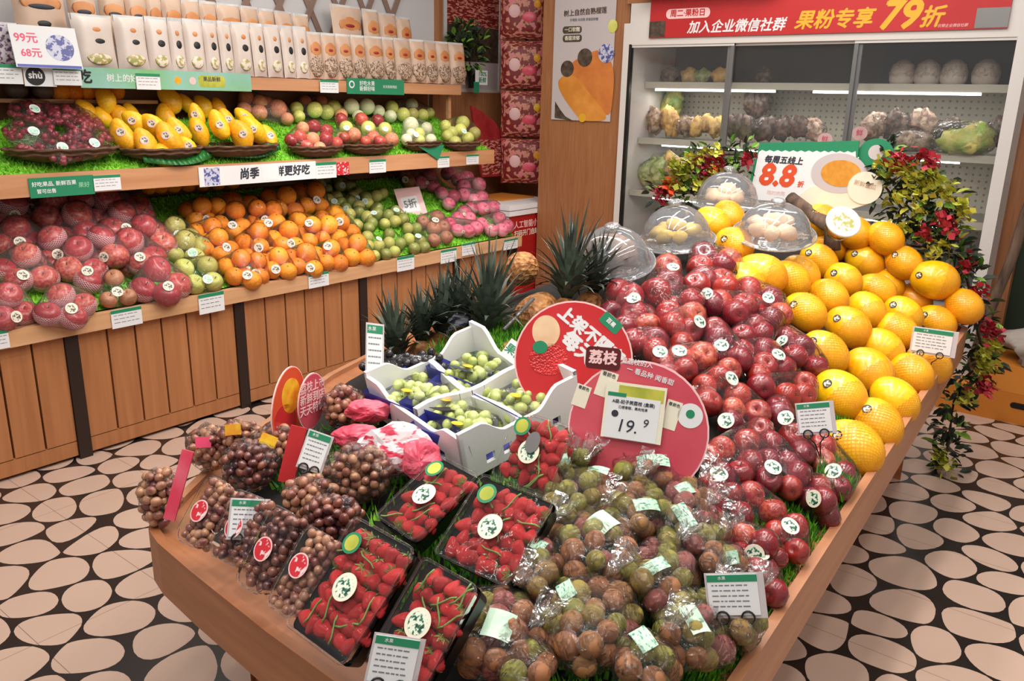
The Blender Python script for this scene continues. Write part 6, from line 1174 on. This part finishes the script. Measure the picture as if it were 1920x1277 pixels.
# ------------------------------------------------------------------ domes with cut fruit
for k, (cx_, cy_, rx, yv, n_, hk, mn, lab) in enumerate(((1148, 492, 80, 2.42, V((.12, -.30, 1)), .9, 'cut_brown', 'clear dome over brown sliced fruit, leftmost of the four domes'), (1268, 452, 73, 2.85, V((.0, -.22, 1)), 1.0, 'cut_yellow', 'clear dome over yellow sliced fruit, second from the left'), (1362, 382, 64, 3.55, V((.05, -.12, 1)), 1.0, 'cut_peach', 'clear dome farthest back below the green price board'), (1451, 440, 76, 3.15, V((.12, -.26, 1)), .85, 'cut_peach', 'clear dome over pale fruit, rightmost of the four domes'))):
    c = on(cx_, cy_, 1, yv); R_ = rx/pxm(c); T = align(c, n_); t = thing('clear_dome', lab, 'dome cover', T=T, group='clear plastic domes on top of the heap')
    pr = [(1.0, 0), (1.0, .04), (.93, .06), (.89, .10), (.86, .25), (.78, .48), (.64, .68), (.42, .84), (.2, .91), (.05, .93)]
    part('cover', MB().use('dome_clear').lathe([(x*R_, z*R_*hk) for x, z in pr], 40).tube([(R_*cos(a), R_*sin(a), .005) for a in [2*pi*i/40 for i in range(41)]], .0035, 6, False).mesh('cover', True), t, T)
    part('knob', MB().use('dome_clear').lathe([(.012, .92*R_*hk), (.012, .98*R_*hk), (.024, 1.0*R_*hk), (.028, 1.05*R_*hk), (.02, 1.09*R_*hk), (.001, 1.1*R_*hk)], 16).mesh('knob', True), t, T)
    pl_ = thing('sample_plate', ['brown sliced fruit on a tray under the leftmost dome', 'yellow sliced fruit on a tray under the second dome', 'peach coloured fruit on a tray under the farthest dome', 'pale fruit pieces on a tray under the rightmost dome'][k], 'sample tray', T=T, group='sample trays under the domes')
    part('tray', MB().use('clear_box').lathe([(.001, .004), (R_*.8, .004), (R_*.86, .014)], 32).mesh('tray', True), pl_, T); r = random.Random(k)
    if k == 0: b = MB().use('cut_brown').lathe([(.001, .01), (R_*.55, .01), (R_*.6, .03), (R_*.55, .07), (R_*.3, .095), (.001, .1)], 24, Matrix.Diagonal((1, .7, 1, 1))); part('cut_fruit', b.mesh('cut_fruit', True), pl_, T)
    else:
        for i in range(7):
            a = i*.9; b = MB().use(mn); blob(b, (0, 0, 0), 1, (1, .7, .6), i+k*9, .15, 12, 8); part('cut_fruit', b.mesh('cut_fruit', True), pl_, T@Matrix.Translation((cos(a)*R_*.42*(i > 0), sin(a)*R_*.42*(i > 0), .035+.03*(i == 0)))@Matrix.Rotation(a, 4, 'Z')@Matrix.Scale(R_*.28, 4))
c = on(1580, 418, 1, 3.5); T = align(c, V((.5, -.62, .6))); t = thing('fruit_tub', 'white-lidded tub of yellow fruit leaning on the melons', 'tub', T=T); part('tub', MB().use('clear_box').lathe([(.001, -.06), (.052, -.06), (.066, 0), (.068, .004)], 24).mesh('tub', True), t, T); part('fruit', MB().use('melon_yellow').lathe([(.001, -.056), (.048, -.056), (.06, -.005), (.001, -.004)], 20).mesh('fruit', True), t, T)
part('lid', MB().use('white_plastic').lathe([(.07, .002), (.071, .012), (.064, .014), (.001, .013)], 28).mesh('lid', True), t, T, 'white round lid'); disc('lid_label', t, T@Matrix.Translation((0, 0, .0145)), .045, 'print_fruit', .0005)
# ------------------------------------------------------------------ the 8.8 board
SY = 3.86; T8 = frame((on(1520, 330, 1, SY)), (1, 0, 0), (0, .0, 1)); O8 = T8.translation.copy(); p8 = pxm(O8)
t = thing('price_board', 'green and white 8.8 price board with a melon picture standing on the heap', 'sign', (O8.x, SY, O8.z-.15))
def q8(px, py): q = on(px, py, 1, SY); return (q.x-O8.x, q.z-O8.z)
def poly8(name, pix, mn, z0, z1, lab=None): return part(name, MB().use(mn).prism([q8(*q) for q in pix][::-1], z0, z1).mesh(name), t, T8, lab)
poly8('green_board', [(1403, 352), (1426, 268), (1612, 264), (1604, 345), (1560, 372), (1440, 372)], 'tag_green', 0, .006)
zig = []; 
for i in range(25): zig.append((1430+i*7.3, 281+(i % 2)*3+i*.1))
poly8('white_panel', [(1408, 362), (1424, 285)]+zig+[(1606, 300), (1603, 340), (1590, 378), (1500, 380), (1412, 374)], 'card_white', .006, .008)
poly8('lower_lobe', [(1492, 372), (1520, 350), (1600, 338), (1640, 362), (1636, 380), (1600, 391), (1560, 393), (1520, 385)], 'card_cream', .008, .010)
x, y = q8(1578, 325); disc('plate_ring', t, T8@Matrix.Translation((x-.01, y, .010)), 50/p8, 'poster_grey', .001, 36/p8); disc('melon_picture', t, T8@Matrix.Translation((x, y, .011)), 36/p8, 'melon_cut', .001, 24/p8)
x, y = q8(1623, 352); disc('round_lobe', t, T8@Matrix.Translation((x, y, .012)), 30/p8, 'card_cream', .002, 29/p8); lettering(t, '新鲜蜜瓜', 10/p8, 'kraft', T8@Matrix.Translation((x, y+.012, .0145))@Matrix.Rotation(-.2, 4, 'Z'))
def t8(s, px, py, size, mn, bold, sh_): x, y = q8(px, py); lettering(t, s, size/p8, mn, T8@Matrix.Translation((x, y, .0086)), bold, sh_)
t8('每周五线上', 1470, 301, 15, 'ink_dark', .03, .2); t8('8.8', 1456, 330, 56, 'orange_print', .035, .2); t8('折', 1502, 346, 12, 'orange_print', .03, .1); t8('限时抢购', 1456, 362, 9, 'gum_pink', .0, 0)
bx_ = part('round_badge', MB().use('tag_green').prism([(q8(1640, 288)[0]+30/p8*cos(a), q8(1640, 288)[1]+26/p8*sin(a)) for a in [2*pi*i/24 for i in range(24)]], -.02, -.012).mesh('round_badge'), t, T8); x, y = q8(1641, 286); disc('badge_face', t, T8@Matrix.Translation((x, y, -.012)), 13/p8, 'poster_grey', .002)
tk = MB().use('bark'); a, c = on(1488, 384, 1, 3.82), on(1560, 425, 1, 3.72); tag(ob('wooden_stump', tk.tube([a+V((-.02, 0, .03)), (a+c)/2, c, c+V((.02, -.02, -.1))], [.03, .034, .036, .036], 10).mesh('wooden_stump', True)), 'brown wooden log propping the 8.8 price board', 'log')
# ------------------------------------------------------------------ artificial flower garlands
def garland(nm, lab, px, yv, rad, nleaf, nfl, seed, mats, flpx, size=.055):
    P = [on(x, y, 1, yv) for x, y in px]; t = thing(nm, lab, 'flowers', sum(P, V())/len(P)); part('foliage', leafy('foliage', P, rad, nleaf, mats, size, seed), t)
    r = random.Random(seed)
    for mn, L2 in flpx:
        for (x, y) in L2:
            c = on(x, y, 1, yv-.08); b = MB().use(mn)
            for k in range(30):
                d = V((r.gauss(0, 1), r.gauss(0, 1)-.5, r.gauss(0, 1))).normalized(); s_ = d.cross(V((r.random(), r.random(), 1))).normalized(); l = r.uniform(.024, .04); q = len(b.v); c2 = c+V((r.gauss(0, .016), r.gauss(0, .012), r.gauss(0, .016))); b.v += [c2, c2+d*l*.6+s_*l*.5, c2+d*l, c2+d*l*.6-s_*l*.5]; b.face((q, q+1, q+2, q+3))
            part('flower', b.mesh('flower'), t, None, {'petal_red': 'red flower', 'leaf_yellow': 'yellow green flower', 'orange_print': 'orange flower'}[mn])
    b = MB().use('stem_brown').tube(P, .006, 6) if len(P) > 1 else None
    part('stem', b.mesh('stem', True), t)
garland('flower_garland', 'bushy garland of yellow green and red flowers right of the price board', [(1655, 300), (1690, 330), (1660, 350), (1690, 390), (1680, 430), (1720, 330), (1745, 350), (1720, 390), (1765, 380), (1740, 420), (1775, 430), (1730, 460), (1780, 470), (1700, 460)], 3.93, .085, 620, 0, 5, ['leaf_dark', 'leaf_dark', 'leaf_dark', 'leaf_dark', 'leaf_green', 'leaf_yellow'],
        [('petal_red', [(1672, 305), (1688, 298), (1728, 295), (1748, 305), (1768, 405), (1785, 425), (1735, 437)]), ('leaf_yellow', [(1710, 325), (1725, 335), (1745, 340), (1726, 362), (1775, 360), (1800, 385), (1722, 390), (1690, 372), (1765, 345), (1700, 315), (1750, 470), (1775, 455), (1740, 325), (1690, 430), (1805, 400), (1660, 315)])])
garland('hanging_garland', 'dark leafy garland hanging from the far right table corner to the floor', [(1800, 490), (1812, 520), (1822, 560), (1828, 600), (1838, 640), (1842, 675), (1825, 695), (1800, 715), (1788, 755), (1782, 800), (1776, 845), (1770, 875)], 3.98, .07, 420, 0, 6, ['leaf_dark', 'leaf_dark', 'leaf_dark', 'leaf_green'], [('petal_red', [(1812, 500), (1836, 545), (1856, 612), (1862, 625), (1838, 725), (1858, 722)]), ('leaf_yellow', [(1850, 655), (1845, 680), (1862, 645), (1762, 855), (1770, 875), (1812, 745), (1850, 690)])])
garland('flower_garland', 'garland of yellow and red flowers behind the domes left of the price board', [(1245, 365), (1262, 340), (1290, 320), (1320, 300), (1350, 290), (1385, 290), (1300, 360), (1320, 345), (1280, 365), (1395, 320)], 3.9, .085, 330, 0, 8, ['leaf_dark', 'leaf_dark', 'leaf_green', 'leaf_green'],
        [('petal_red', [(1242, 370), (1240, 355), (1310, 305), (1330, 300), (1345, 303), (1320, 325), (1400, 300)]), ('leaf_yellow', [(1255, 345), (1270, 320), (1285, 325), (1300, 300), (1322, 288), (1345, 285), (1275, 350), (1265, 310), (1310, 345), (1340, 318), (1290, 310)]), ('orange_print', [(1250, 350), (1340, 312), (1262, 352)])], .05)
# dark red folded pack standing at the end of the long shelf
P = [(884, 198), (905, 210), (928, 228), (944, 255), (946, 330), (905, 332), (893, 262)]
t = thing('dark_red_pack', 'dark red printed cardboard display standing at the right end of the shelf', 'display', (-4.25, 4.9, .9)); b = MB().use('bag_red'); q = [on(x, y, 0, -4.25) for x, y in P]; b.prism([(v.y, v.z) for v in q], -4.27, -4.25, Matrix(((0, 0, 1, 0), (1, 0, 0, 0), (0, 1, 0, 0), (0, 0, 0, 1)))); part('board', b.mesh('board'), t); b = MB().use('print_snack'); q = [on(x, y, 0, -4.249) for x, y in ((900, 262), (940, 262), (940, 325), (905, 328))]; b.quad(*q[::-1]); part('print', b.mesh('print'), t)
